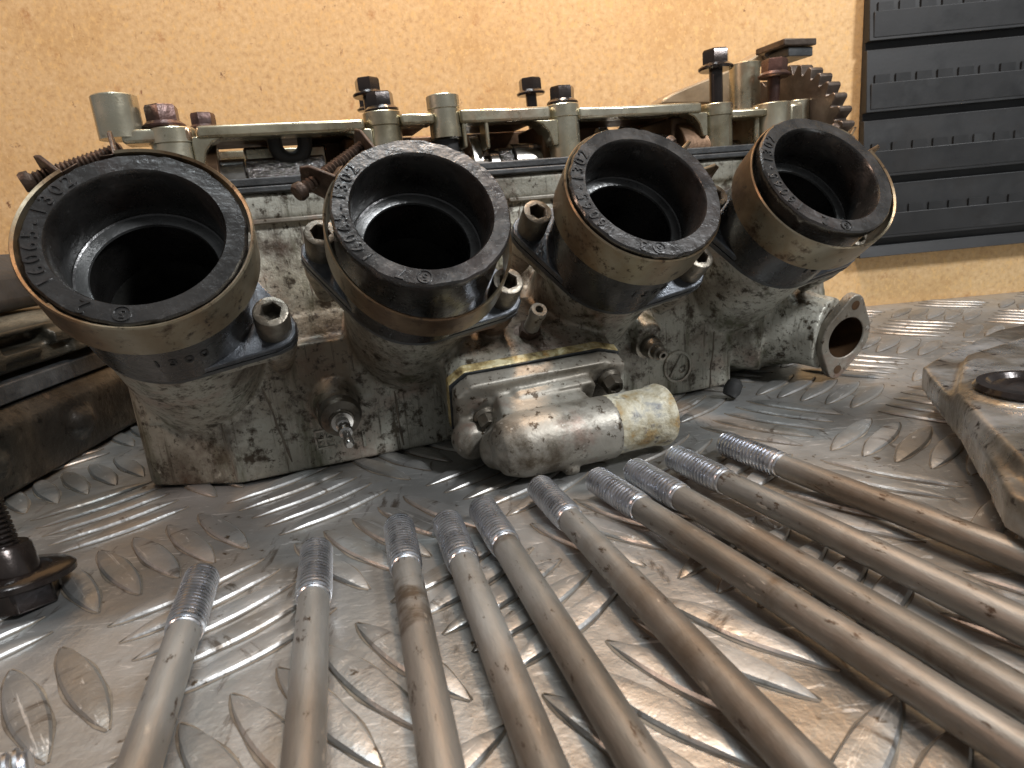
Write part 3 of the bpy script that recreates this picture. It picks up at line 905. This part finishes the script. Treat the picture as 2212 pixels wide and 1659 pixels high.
for bx, bu in ((-0.245, 0.012), (0.30, 0.085)):
    tcm.lathe(Hp(TM0 + BA * bx + TU * bu + TM * 0.01), TM, [(0.070, 0), (0.068, 0.082)], 24)
tcm.cyl(Hv(0.92, 2.16, 0.06), Hv(0.92, 2.12, 0.02), 0.03)
tcm.lathe(Hp(TM0 + BA * (-0.19) + TU * (-0.075) + TM * 0.06), TM, [(0.045, 0), (0.038, 0.10)], 20)
tcov = fuse(tcm, 'thermostat_cover', M['cover'], head, voxel=0.0095, smooth=4)
pe = MB().lathe(Hp(Vector((1.10, 2.195, 0.155))), BA, [(0.120, 0), (0.118, 0.20), (0.125, 0.225), (0.128, 0.25), (0.120, 0.268), (0.108, 0.272), (0.100, 0.26), (0.100, 0.05)], 40, True, True)
pe.build('outlet_pipe', M['corroded'], head, sharp=45)
for bx, bu in ((-0.245, 0.012), (0.30, 0.085)):
    m = hexbolt(0.042, 0.052, 0.062, 0.02, 0.05)
    o = m.build('cover_bolt', M['capbolt'], head, sharp=30)
    bmx = Matrix((BA, -TU, TM)).transposed().to_4x4(); bmx.translation = Hp(TM0 + BA * bx + TU * bu + TM * (0.098 if bx > 0 else 0.108))
    o.matrix_local = bmx @ Matrix.Rotation(R(17), 4, 'Z')

# ---- sensor, hose nipple, nozzle --------------------------------------
SD = (toL(Vector((0, 0, 1))) - Vector((0.13, 2.64, 0.26))).normalized()
sdir = Vector((0.02, -0.93, -0.20)).normalized()
s0 = LY(733, 893, 2.70)
sn = MB().lathe(Hp(s0), sdir, [(0.088, 0), (0.090, 0.02), (0.080, 0.05), (0.052, 0.065), (0.050, 0.075)], 30)
sn.build('sensor_body', M['capbolt'], head, sharp=40)
sn = MB().lathe(Hp(s0 + sdir * 0.065), sdir, [(0.046, 0), (0.044, 0.02), (0.028, 0.022), (0.028, 0.05), (0.022, 0.055), (0.022, 0.09), (0.030, 0.095), (0.026, 0.11), (0.016, 0.115), (0.016, 0.16), (0.019, 0.17), (0.019, 0.20), (0.012, 0.21)], 24)
sn.build('sensor_terminal', M['steel'], head, sharp=40)
n0 = LY(1138, 728, 2.58); n1 = LY(1165, 668, 2.43)
nd = (n1 - n0).normalized(); nL = (n1 - n0).length
nb = MB().lathe(Hp(n0), nd, [(0.062, -0.03), (0.062, 0.02), (0.045, 0.025)], 24)
hx = [(0.047 * math.cos(R(60 * i + 10)), 0.047 * math.sin(R(60 * i + 10))) for i in range(6)]
a_, b_ = nb.frame(nd)
nb.prism(hx, Hp(n0 + nd * 0.02), a_, b_, nd, 0.055)
nb.build('nipple_hex', M['rust'], head, sharp=30)
MB().lathe(Hp(n0), nd, [(0.033, 0.07), (0.030, nL - 0.04), (0.036, nL - 0.035), (0.036, nL - 0.006), (0.032, nL), (0.017, nL), (0.016, nL - 0.05)], 28, True, True).build('hose_nipple', M['cover'], head, sharp=35)
z0_ = LY(1396, 742, 2.74); z1_ = LY(1433, 769, 2.60)
zd = (z1_ - z0_).normalized(); zL = (z1_ - z0_).length
MB().lathe(Hp(z0_), zd, [(0.075, -0.02), (0.070, 0.02), (0.052, 0.022), (0.055, 0.035), (0.050, 0.055), (0.053, 0.06), (0.045, 0.085), (0.036, 0.088), (0.034, zL * 0.8), (0.024, zL * 0.85), (0.023, zL), (0.013, zL), (0.012, zL - 0.03)], 28, True, True).build('vacuum_nozzle', M['capbolt'], head, sharp=35)

# ---- water outlet flange ---------------------------------------------
FN = Vector((0, -0.98, -0.19)).normalized(); FA = Vector((1, 0, 0)); FB = FA.cross(FN) * -1
FB = Vector((0.0, -0.19, 0.98)).normalized()
FC = Vector((2.635, 2.50, 0.235))
tl = Vector((0.10, 1.0)).normalized()
e1 = (tl.x * 0.172, tl.y * 0.172); e2 = (-tl.x * 0.172, -tl.y * 0.172)
hl = hull(circ(0, 0, 0.155, 48) + circ(e1[0], e1[1], 0.055, 20) + circ(e2[0], e2[1], 0.055, 20))
lo = resample(hl, 64)
flm = MB().ringplate(lo, circ(0, 0, 0.108, 64), Hp(FC - FN * 0.045), FA, FB, FN, 0.05)
fl_o = flm.build('outlet_flange', M['cover'], head, bevel=0.006)
MB().lathe(Hp(FC), -FN, [(0.107, 0.0), (0.104, 0.16), (0.09, 0.30)], 36, False, True).build('outlet_bore', M['web'], fl_o)
for ee in (e1, e2):
    MB().lathe(Hp(FC + FA * ee[0] + FB * ee[1] + FN * 0.0055), FN, [(0.024, 0), (0.024, 0.001)], 20).build('bolt_hole', M['web'], fl_o)

# ================================================================== CAM CARRIER (upper frame)
ZT, ZB = 1.455, 1.405
ca = MB()


def P3(u, v, y):
    return LY(u, v, y)


def post(mb, x, y, r, z0, z1, collar=True, n=28):
    if collar:
        mb.lathe(Hv(x, y, z0), (0, 0, 1), [(r * 1.0, 0), (r * 0.97, z1 - z0 - 0.062), (r * 1.03, z1 - z0 - 0.058), (r * 1.03, z1 - z0 - 0.004), (r * 0.99, z1 - z0)], n)
    else:
        mb.lathe(Hv(x, y, z0), (0, 0, 1), [(r, 0), (r, z1 - z0 - 0.005), (r - 0.005, z1 - z0)], n)


bolts = []      # (x, y, z, lifted, kind, scale)
YF = 3.13
posts = [(365, 0.088), (826, 0.082), (1216, 0.080), (1545, 0.088)]
for q, (u, r_) in enumerate(posts):
    x = LY(u, 260, YF).x
    m = MB(); post(m, x, YF, r_, 1.22, ZT + (0.03 if q in (1, 2) else 0.0), True)
    m.build('carrier_post', M['carrier'], head, sharp=35)
# rails between posts (front edge bars), with the plate behind
rails = [(250, 405, 1.40, 1.452), (415, 782, 1.405, 1.455), (862, 935, 1.42, 1.468), (990, 1186, 1.415, 1.475), (1247, 1512, 1.41, 1.462), (1575, 1700, 1.375, 1.42)]
for (ua, ub, za, zb) in rails:
    xa = LY(ua, 240, 3.08).x; xb = LY(ub, 240, 3.08).x
    m = MB().box(xa - HO.x, xb - HO.x, 3.06 - HO.y, 3.20 - HO.y, za, zb)
    m.build('carrier_rail', M['carrier'], head, bevel=0.012)
    if ua > 400:
        m = MB().box(xa - HO.x, xb - HO.x, 3.205 - HO.y, 3.56 - HO.y, za + 0.012, zb - 0.006)
        m.build('carrier_plate', M['web'], head, bevel=0.006)
# fillets where rails drop into the posts
for (u, sgn) in ((784, 1), (1190, 1), (1516, 1), (420, -1)):
    x = LY(u, 250, 3.08).x
    m = MB()
    pts = [(0, 0), (0.10 * -sgn, 0), (0.05 * -sgn, -0.022), (0.018 * -sgn, -0.06), (0.0, -0.12), (0.03 * sgn, -0.12), (0.03 * sgn, 0)]
    m.prism(pts if sgn < 0 else pts[::-1], Hv(x, 3.07, 1.415), (1, 0, 0), (0, 0, 1), (0, 1, 0), 0.13)
    m.build('rail_fillet', M['carrier'], head, bevel=0.006)
# left end boss and mid boss
m = MB(); xb_ = LY(254, 235, 3.10).x
post(m, xb_ - 0.01, 3.13, 0.084, 1.425, 1.588, False); m.build('carrier_boss', M['carrier'], head, sharp=35)
m = MB(); xm = LY(961, 240, 3.10).x
post(m, xm, 3.12, 0.073, 1.36, 1.545, True); m.build('carrier_boss', M['carrier'], head, sharp=35)
m = MB().cyl(Hv(xm, 3.15, 1.24), Hv(xm, 3.15, 1.355), 0.065); m.build('dark_dowel', M['rubber2'], head)  # solid black cylinder painting the dark of the hole under the boss
# block at the right end
x5 = LY(1675, 240, 3.10).x
m = MB(); post(m, x5 - 0.01, 3.12, 0.10, 1.20, 1.445, False); m.build('carrier_post', M['carrier'], head)
m = MB().box(x5 + 0.05 - HO.x, x5 + 0.15 - HO.x, 3.05 - HO.y, 3.3 - HO.y, 1.2, 1.44); m.build('carrier_block', M['carrier'], head, bevel=0.02)
m = MB(); post(m, x5 + 0.17, 3.13, 0.075, 1.20, 1.455, False); m.build('carrier_post', M['carrier'], head)
x5b = LY(1608, 170, 3.35).x
m = MB(); post(m, x5b, 3.35, 0.085, 1.42, 1.70, False); m.build('carrier_boss', M['carrier'], head)
MB().box(x5 - 0.13 - HO.x, x5 + 0.22 - HO.x, 3.10 - HO.y, 3.4 - HO.y, 1.2, 1.435).build('carrier_block', M['carrier'], head, bevel=0.02)
# brown webs and arches beside the posts
for (ua, ub, y0, y1) in ((1168, 1200, 3.16, 3.5), (1450, 1520, 3.16, 3.5), (1620, 1668, 3.15, 3.5), (735, 800, 3.3, 3.5)):
    xa = LY(ua, 260, y0).x; xb = LY(ub, 260, y0).x
    MB().box(xa - HO.x, xb - HO.x, y0 - HO.y, y1 - HO.y, 1.22, 1.41).build('carrier_web', M['web'], head, bevel=0.012)
# arch cap round the cam at the right
xa = LY(1452, 280, 3.2).x
m = MB()
outer = [(-0.20, 0.0)] + circ(0, 0, 0.20, 15, math.pi, 0, True) + [(0.20, 0.0)]
inner = [(-0.11, 0.0)] + circ(0, 0, 0.11, 15, math.pi, 0, True) + [(0.11, 0.0)]
m.ringplate(outer, inner, Hv(xa, 3.27, 1.21), (0, 1, 0), (0, 0, 1), (1, 0, 0), 0.16)
m.build('cam_cap', M['web'], head, bevel=0.006)
xa = LY(1120, 280, 3.2).x
for xx in (LY(425, 300, 3.2).x, LY(800, 300, 3.2).x, LY(1190, 300, 3.2).x):
    m = MB(); m.ringplate(outer, inner, Hv(xx, 3.27, 1.21), (0, 1, 0), (0, 0, 1), (1, 0, 0), 0.07); m.build('cam_cap', M['web'], head, bevel=0.006)
# pale greenish inner walls with a dark U pipe
for (ua, ub) in ((522, 590), (655, 703)):
    xa = LY(ua, 310, 3.42).x; xb = LY(ub, 310, 3.42).x
    MB().box(xa - HO.x, xb - HO.x, 3.42 - HO.y, 3.5 - HO.y, 1.26, 1.405 if ua < 600 else 1.40).build('inner_wall', M['carrier'], head, bevel=0.012)
cx = LY(622, 285, 3.22)
um = MB(); pth = [Vector((-0.064, 0, 0.06)), Vector((-0.064, 0, 0.03))] + [Vector((0.064 * math.cos(a), 0, 0.064 * math.sin(a))) for a in [math.pi + math.pi * i / 12 for i in range(13)]] + [Vector((0.064, 0, 0.03)), Vector((0.064, 0, 0.06))]
um.tube([Hp(Vector((cx.x, 3.22, 1.385))) + p_ for p_ in pth], 0.032, 12)
um.build('oil_pipe', M['rubber2'], head)
# bracket prongs and cam blade
for (ua, ub, va, vb) in ((996, 1012, 247, 318), (1044, 1061, 238, 320)):
    a = LY(ua, va, 3.07); b2 = LY(ub, vb, 3.07)
    MB().box(a.x - HO.x, b2.x - HO.x, 3.07 - HO.y, 3.16 - HO.y, b2.z, a.z + 0.01).build('guide_prong', M['carrier'], head, bevel=0.008)
# ---- camshaft ---------------------------------------------------------
CY, CZ = 3.27, 1.225
cx0 = LY(455, 340, CY - 0.09).x


def camx(u):
    return LY(u, 330, CY - 0.09).x


MB().cyl(Hv(cx0 - 0.25, CY, CZ), Hv(2.85, CY, CZ), 0.060).build('camshaft', M['steel'], head)
for (ua, ub, r_, mt_) in ((462, 523, 0.115, 'steel'), (526, 700, 0.112, 'roughsteel'), (704, 792, 0.07, 'steel'), (1062, 1082, 0.085, 'steel'), (1084, 1112, 0.092, 'roughsteel'), (1114, 1172, 0.108, 'steel'), (1250, 1400, 0.095, 'steel'), (1405, 1475, 0.118, 'steel')):
    m = MB().cyl(Hv(camx(ua), CY, CZ), Hv(camx(ub), CY, CZ), r_, n=40, ch=0.004)
    m.build('cam_journal', M[mt_], head)
egg = [(0.10 * math.cos(a) * (1.0), 0.10 * math.sin(a) + (0.06 * max(0, math.sin(a)) ** 3)) for a in [2 * math.pi * i / 40 for i in range(40)]]
for u in (1016, 1300, 1350):
    m = MB().prism(egg, Hv(camx(u), CY - 0.05, CZ), (0, 1, 0), (0, 0, 1), (1, 0, 0), 0.05)
    m.build('cam_lobe', M['steel'], head, bevel=0.004)
MB().cyl(Hv(cx0 - 0.2, 3.95, CZ + 0.08), Hv(2.7, 3.95, CZ + 0.08), 0.09).build('camshaft', M['steel'], head)
# exhaust side bank: rail and posts, mostly hidden
MB().box(-0.3 - HO.x, 2.7 - HO.x, 3.86 - HO.y, 4.05 - HO.y, 1.40, 1.445).build('carrier_rail', M['carrier'], head, bevel=0.012)
for x in (-0.15, 0.75, 1.55, 2.6):
    m = MB(); post(m, x, 4.05, 0.09, 1.18, 1.45); m.build('carrier_post', M['carrier'], head)
wallspans = [(0.02, 0.10), (0.24, 0.52), (0.60, 0.98), (1.10, 1.42), (1.50, 1.92), (2.02, 2.75)]
for a, b2 in wallspans:
    MB().box(a - HO.x, b2 - HO.x, 3.56 - HO.y, 3.62 - HO.y, 1.15, 1.43).build('inner_wall', M['web'], head, bevel=0.01)
# ---- bolts of the carrier -----------------------------------------------
hb = hexbolt().mesh('flange_bolt', 30); hb.materials.append(M['bolt'])
hr = hexbolt().mesh('flange_bolt', 30); hr.materials.append(M['rustbolt'])


def put_bolt(u, v, y, me, s=1.0, rz=0.3, z=None):
    """u, v: pixel of the flange's centre"""
    p_ = LY(u, v, y)
    o = bpy.data.objects.new('carrier_bolt', me); scene.collection.objects.link(o); o.parent = head
    o.location = Hv(p_.x, y, p_.z if z is None else z); o.scale = (s, s, s); o.rotation_euler = (random.uniform(-.03, .03), random.uniform(-.03, .03), rz)
    return o


put_bolt(351, 252, YF, hr, 1.05, 0.45, z=1.455).location.z = 1.457
put_bolt(443, 281, 3.85, hr, 0.95, 0.2)
put_bolt(823, 228, YF, hb, 0.98, 0.1, z=1.486)
put_bolt(797, 210, 3.5, hb, 1.0, 0.6)
put_bolt(1214, 210, YF, hb, 0.98, 0.9, z=1.486)
put_bolt(1147, 206, 3.55, hb, 1.0, 0.4)
put_bolt(1546, 152, YF, hb, 1.16, 0.85)
put_bolt(1672, 168, 3.15, hr, 1.10, 0.4)
put_bolt(800, 240, 3.85, hb, 0.9, 0.2)

# ---- chain guide and sprocket --------------------------------------------
gout = [(1428, 224), (1436, 212), (1452, 202), (1485, 187), (1530, 169), (1580, 148), (1625, 124), (1648, 108), (1664, 108), (1656, 130), (1630, 165), (1600, 224)]
gm = MB(); GY = 3.62
gpts = [LY(u, v, GY) for u, v in gout]
gm.prism([(p_.x - HO.x, p_.z) for p_ in gpts], (0, GY - HO.y, 0), (1, 0, 0), (0, 0, 1), (0, 1, 0), 0.16)
gd = gm.build('chain_guide', M['guide'], head, bevel=0.012)
e_ = LY(1722, 107, 3.40)
MB().cyl(Hp(LY(1655, 116, 3.66)), Hv(e_.x - 0.16, 3.44, e_.z), 0.035).build('guide_neck', M['gear'], gd)
MB().box(e_.x - 0.17 - HO.x, e_.x + 0.005 - HO.x, e_.y - 0.12 - HO.y, e_.y + 0.08 - HO.y, e_.z - 0.062, e_.z - 0.012).build('guide_shoe', M['gasket'], gd, bevel=0.006)
MB().box(e_.x - 0.22 - HO.x, e_.x + 0.012 - HO.x, e_.y - 0.14 - HO.y, e_.y + 0.1 - HO.y, e_.z - 0.008, e_.z + 0.028).build('guide_cap', M['gear'], gd, bevel=0.006)

NT = 34; RO, RI = 0.447, 0.398
op = []; ip = []
for i in range(NT * 8):
    t = (i % 8) / 8.0
    rr = {0: RO, 1: RO, 2: RO * 0.985, 3: RI + 0.018, 4: RI, 5: RI, 6: RI + 0.018, 7: RO * 0.985}[i % 8]
    a = 2 * math.pi * i / (NT * 8)
    op.append((rr * math.cos(a), rr * math.sin(a))); ip.append((0.07 * math.cos(a), 0.07 * math.sin(a)))
sp = MB().ringplate(op, ip, Hv(2.905, 3.27, 1.215), (0, 1, 0), (0, 0, 1), (1, 0, 0), 0.085)
spo = sp.build('cam_sprocket', M['gear'], head, sharp=35, bevel=0.004)

# ================================================================== STUDS
tips = [((437, 1243), (300, 1659)), ((684, 1185), (655, 1659)), ((861, 1133), (944, 1601)), ((965, 1125), (1154, 1601)), ((1041, 1095), (1392, 1659)),
        ((1164, 1050), (1605, 1520)), ((1286, 1033), (2057, 1529)), ((1367, 1013), (2212, 1510)), ((1454, 985), (2212, 1353)), ((1564, 956), (2212, 1207))]
SR, SL, STH = 0.0485, 1.75, 0.29


def thread_prof(x0, x1, r, pitch=0.0165):
    n = int(round((x1 - x0) / pitch)); pt = (x1 - x0) / n; out = []
    for i in range(n):
        t = x0 + i * pt
        out += [(r - 0.012, t), (r - 0.0115, t + pt * 0.20), (r, t + pt * 0.42), (r, t + pt * 0.80)]
    return out + [(r - 0.012, x1)]


tm = MB().lathe((0, 0, 0), (1, 0, 0), [(r, t) for r, t in [(0.036, 0.0), (0.042, 0.004)] + thread_prof(0.008, STH - 0.05, SR) + [(SR - 0.011, STH - 0.046), (SR - 0.001, STH - 0.042), (SR - 0.001, STH - 0.036), (SR - 0.011, STH - 0.033), (SR - 0.0105, STH - 0.030), (SR - 0.002, STH - 0.026), (SR - 0.002, STH - 0.020), (SR - 0.010, STH - 0.016), (SR - 0.0095, STH - 0.013), (SR - 0.004, STH - 0.009), (SR - 0.004, STH - 0.004), (0.042, STH)]], 32)
th_me = tm.mesh('thread', 25); th_me.materials.append(M['zinc']); th_me.materials.append(M['grime'])
for f_ in th_me.polygons:          # the groove bottoms take the dark brown material
    if f_.center.x > 0.01 and max(math.hypot(th_me.vertices[v_].co.y, th_me.vertices[v_].co.z) for v_ in f_.vertices) < SR - 0.009 and len(f_.vertices) == 4:
        f_.material_index = 1
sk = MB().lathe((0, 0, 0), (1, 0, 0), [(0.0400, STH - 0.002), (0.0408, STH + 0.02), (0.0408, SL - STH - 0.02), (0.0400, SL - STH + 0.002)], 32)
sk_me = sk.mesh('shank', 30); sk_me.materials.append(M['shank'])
stud_lab = ['leftmost full stud, the only one leaning down to the left', 'stud second from the left, lying almost straight towards the camera', 'stud third from the left, first of the tight group of three',
            'fourth stud from the left, grey shank turning brown halfway', 'fifth stud from the left, with a dark brown stain band on its shank', 'sixth stud from the left, tip just below the thermostat elbow',
            'seventh stud from the left, right of the elbow nub', 'eighth stud from the left, tip closest under the corroded outlet pipe', 'ninth stud from the left, second from the top right',
            'topmost right stud, beside the right hand casting']
st_proto = None
for i, (a, b2) in enumerate(tips):
    pa_ = G(a[0], a[1], 0.066); pb_ = G(b2[0], b2[1], 0.064)
    ang = math.atan2(pb_.y - pa_.y, pb_.x - pa_.x)
    if st_proto is None:
        s_ = thing('cylinder_stud', '', 'threaded stud', (0, 0, 0), 0, 'long cylinder studs fanned out on the tread plate')
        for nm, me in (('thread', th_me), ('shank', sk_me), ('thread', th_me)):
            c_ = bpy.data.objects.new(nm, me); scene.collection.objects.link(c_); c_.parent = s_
        c_.matrix_local = Matrix.Translation((SL, 0, 0)) @ Matrix.Rotation(math.pi, 4, 'Z')
        for c_ in [x for x in bpy.data.objects if x.parent == s_]:
            c_.location.z = 0.0485
        st_proto = s_
    else:
        s_ = copy_tree(st_proto)
    s_.location = (pa_.x, pa_.y, 0.0155)
    s_.rotation_euler = (0, 0, ang)
    s_['label'] = stud_lab[i]
    for c_ in [x for x in bpy.data.objects if x.parent == s_ and x.name.startswith('shank')]:
        c_.rotation_euler = (random.uniform(0, 6.28), 0, 0)
        c_.location.z = 0.0485
    if i in (2, 4, 8):
        pass
# short stud end at the lower left corner
p_ = G(66, 1646, 0.08)
sx = thing('cylinder_stud', 'stud end poking in at the bottom left corner of the plate', 'threaded stud', (p_.x, p_.y, 0.0155), R(214), 'long cylinder studs fanned out on the tread plate')
c_ = bpy.data.objects.new('thread', th_me); scene.collection.objects.link(c_); c_.parent = sx; c_.location.z = 0.0485
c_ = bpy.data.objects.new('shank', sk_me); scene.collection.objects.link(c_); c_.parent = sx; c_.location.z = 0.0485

# ================================================================== OILY FLANGE BOLT at the left
p_ = G(38, 1262, 0.07)
fb = thing('oily_flange_bolt', 'oily black flanged bolt standing upside down at the left edge', 'bolt', (p_.x, p_.y, 0.0))
d_ = Vector((-0.22, 0.16, 1.0)).normalized()
a_, b_ = MB().frame(d_)
MB().prism([(0.105 * math.cos(R(60 * i)), 0.105 * math.sin(R(60 * i))) for i in range(6)], (0, 0, 0.003), a_, b_, d_, 0.075).build('hex_head', M['bolt'], fb, bevel=0.006)
MB().lathe((0, 0, 0), d_, [(0.13, 0.070), (0.160, 0.082), (0.162, 0.098), (0.150, 0.108), (0.105, 0.112), (0.10, 0.104), (0.08, 0.104)], 44).build('flange', M['bolt'], fb, sharp=40)
MB().lathe((0, 0, 0), d_, [(0.076, 0.10), (0.076, 0.185), (0.070, 0.195), (0.05, 0.195)], 32).build('collar', M['bolt'], fb, sharp=40)
MB().lathe((0, 0, 0), d_, thread_prof(0.19, 0.335, 0.050, 0.0145) + [(0.03, 0.34)], 28).build('thread', M['bolt'], fb, sharp=25)

# ================================================================== LEFT ENGINE CASTING
lc = thing('engine_casing', 'black crusted engine casing with rubber seal strip at the left edge behind the first boot', 'engine casing', (-2.6, 3.4, 0.0))


def Lc(x, y, z):
    return Vector((x + 2.6, y - 3.4, z))


X0 = -2.19
Y0, Y1 = 2.15, 4.6


def lprof(pts, y0, y1):
    """(x, z) profile, x from the visible face"""
    m_ = MB()
    m_.prism([(x, z) for x, z in pts], Lc(0, y0, 0), (1, 0, 0), (0, 0, 1), (0, 1, 0), y1 - y0)
    return m_


fm = MB()
fm.prism([(X0, 0.03), (X0 + 0.015, 0.30), (X0 - 0.04, 0.385), (-3.3, 0.385), (-3.3, 0.0), (X0 - 0.06, 0.0)], Lc(0, Y0, 0), (1, 0, 0), (0, 0, 1), (0, 1, 0), Y1 - Y0)
for yy, zz, rr in ((3.18, 0.25, 0.13), (2.62, 0.20, 0.08), (3.75, 0.24, 0.12)):
    fm.lathe(Lc(X0 - 0.10, yy, zz - 0.08), (0.25, 0, 0.2), [(rr, 0), (rr * 0.9, 0.10), (rr * 0.55, 0.15)], 24)
fuse(fm, 'lower_casting', M['sidecast'], lc, voxel=0.016, smooth=6)
lprof([(X0 - 0.055, 0.388), (X0 - 0.02, 0.395), (X0 - 0.02, 0.478), (X0 - 0.055, 0.485), (-3.2, 0.485), (-3.2, 0.388)], Y0, Y1).build('seal_strip', M['gasket'], lc, bevel=0.006)
fm = MB()
fm.prism([(X0 - 0.06, 0.51), (X0 - 0.01, 0.53), (X0 - 0.015, 0.60), (X0 - 0.10, 0.63), (X0 - 0.10, 0.68), (X0 - 0.06, 0.70), (X0 - 0.13, 0.75), (-3.2, 0.76), (-3.2, 0.5)], Lc(0, Y0, 0), (1, 0, 0), (0, 0, 1), (0, 1, 0), Y1 - Y0)
for (ya, yb, za, zb, dx) in ((2.15, 3.05, 0.565, 0.60, 0.03), (3.12, 4.4, 0.60, 0.655, 0.05), (2.15, 3.9, 0.675, 0.70, 0.02), (3.25, 3.45, 0.53, 0.62, 0.045), (2.75, 2.80, 0.54, 0.66, 0.025)):
    a_ = Lc(X0 - 0.16, ya, za); b_ = Lc(X0 - 0.015 + dx, yb, zb); fm.box(a_.x, b_.x, a_.y, b_.y, a_.z, b_.z)
fuse(fm, 'middle_casting', M['sideledge'], lc, voxel=0.012, smooth=3)
lprof([(X0 - 0.14, 0.765), (X0 - 0.10, 0.80), (X0 - 0.13, 0.94), (X0 - 0.26, 1.03), (-3.2, 1.05), (-3.2, 0.765)], Y0, 3.42).build('upper_cover', M['rubber2'], lc, bevel=0.03)

# ================================================================== RIGHT CASTING
p0_ = G(2120, 870, 0.1)
rc = thing('valve_cover', 'sooty silver valve cover with black round plug seal lying at the right edge', 'valve cover', (p0_.x, p0_.y, 0.0))


def Rc(p_):
    return Vector((p_.x - p0_.x, p_.y - p0_.y, p_.z))


ZR = 0.23
topl = [(2036, 764), (1993, 790), (2008, 812), (2073, 886), (2100, 930), (2132, 978), (2175, 1060), (2212, 1083), (2300, 1120)]
edge = [G(u, v, ZR) for u, v in topl]
far = [Vector((edge[-1].x + 1.1, edge[-1].y + 0.2, ZR)), Vector((4.2, 2.4, ZR)), Vector((4.0, 3.6, ZR)), Vector((edge[0].x + 0.5, edge[0].y + 0.35, ZR))]
ol = [(p_.x - p0_.x, p_.y - p0_.y) for p_ in edge + far]
fm = MB()
fm.prism(ol, (0, 0, ZR - 0.10), (1, 0, 0), (0, 1, 0), (0, 0, 1), 0.10)
# raised dome behind the lip
dome = [G(u, v, ZR) for u, v in ((2062, 868), (2092, 905), (2140, 960), (2212, 1035), (2300, 1090))]
dl = [(p_.x - p0_.x, p_.y - p0_.y) for p_ in dome] + [(far[0].x - p0_.x, far[0].y - p0_.y - 0.1), (far[1].x - p0_.x - 0.1, far[1].y - p0_.y), (far[2].x - p0_.x - 0.1, far[2].y - p0_.y), (dome[0].x + 0.35 - p0_.x, dome[0].y + 0.45 - p0_.y)]
fm.prism(dl, (0, 0, ZR - 0.02), (1, 0, 0), (0, 1, 0), (0, 0, 1), 0.06)
pc = G(2238, 832, 0.30)
fm.lathe(Rc(Vector((pc.x, pc.y, 0.18))), (0, 0, 1), [(0.22, 0), (0.20, 0.05), (0.185, 0.105)], 40)
pr_ = G(2075, 815, ZR)
fm.prism([(0, 0), (0.20, 0.16), (0.34, 0.02), (0.14, -0.20)], Rc(Vector((pr_.x, pr_.y, ZR - 0.03))), (1, 0, 0), (0, 1, 0), (0, 0, 1), 0.075)
for (x, y) in ((0.1, -0.6), (0.9, -0.5), (0.5, 0.5)):
    fm.cyl((x, y, 0.0), (x, y, 0.2), 0.06)
fuse(fm, 'cover_casting', M['rightcast'], rc, voxel=0.013, smooth=4)
MB().lathe(Rc(Vector((pc.x, pc.y, 0.282))), (0, 0, 1), [(0.165, 0), (0.172, 0.012), (0.162, 0.026), (0.135, 0.028), (0.12, 0.012), (0.075, 0.008), (0.06, 0.018), (0.0, 0.018)], 48, True, False).build('plug_seal', M['bolt'], rc, sharp=40)

# small black rubber scrap under the head's corner
p_ = G(1577, 864, 0.0)
rs = MB().lathe((0, 0, 0.032), (0.5, 0.2, 0.75), [(0.035, -0.01), (0.045, 0.02), (0.040, 0.06), (0.02, 0.08)], 12)
o = rs.build('rubber_scrap', M['rubber2'], None, loc=(p_.x, p_.y, 0.0))
o['label'] = 'small black rubber scrap under the right front corner of the cylinder head'; o['category'] = 'scrap'
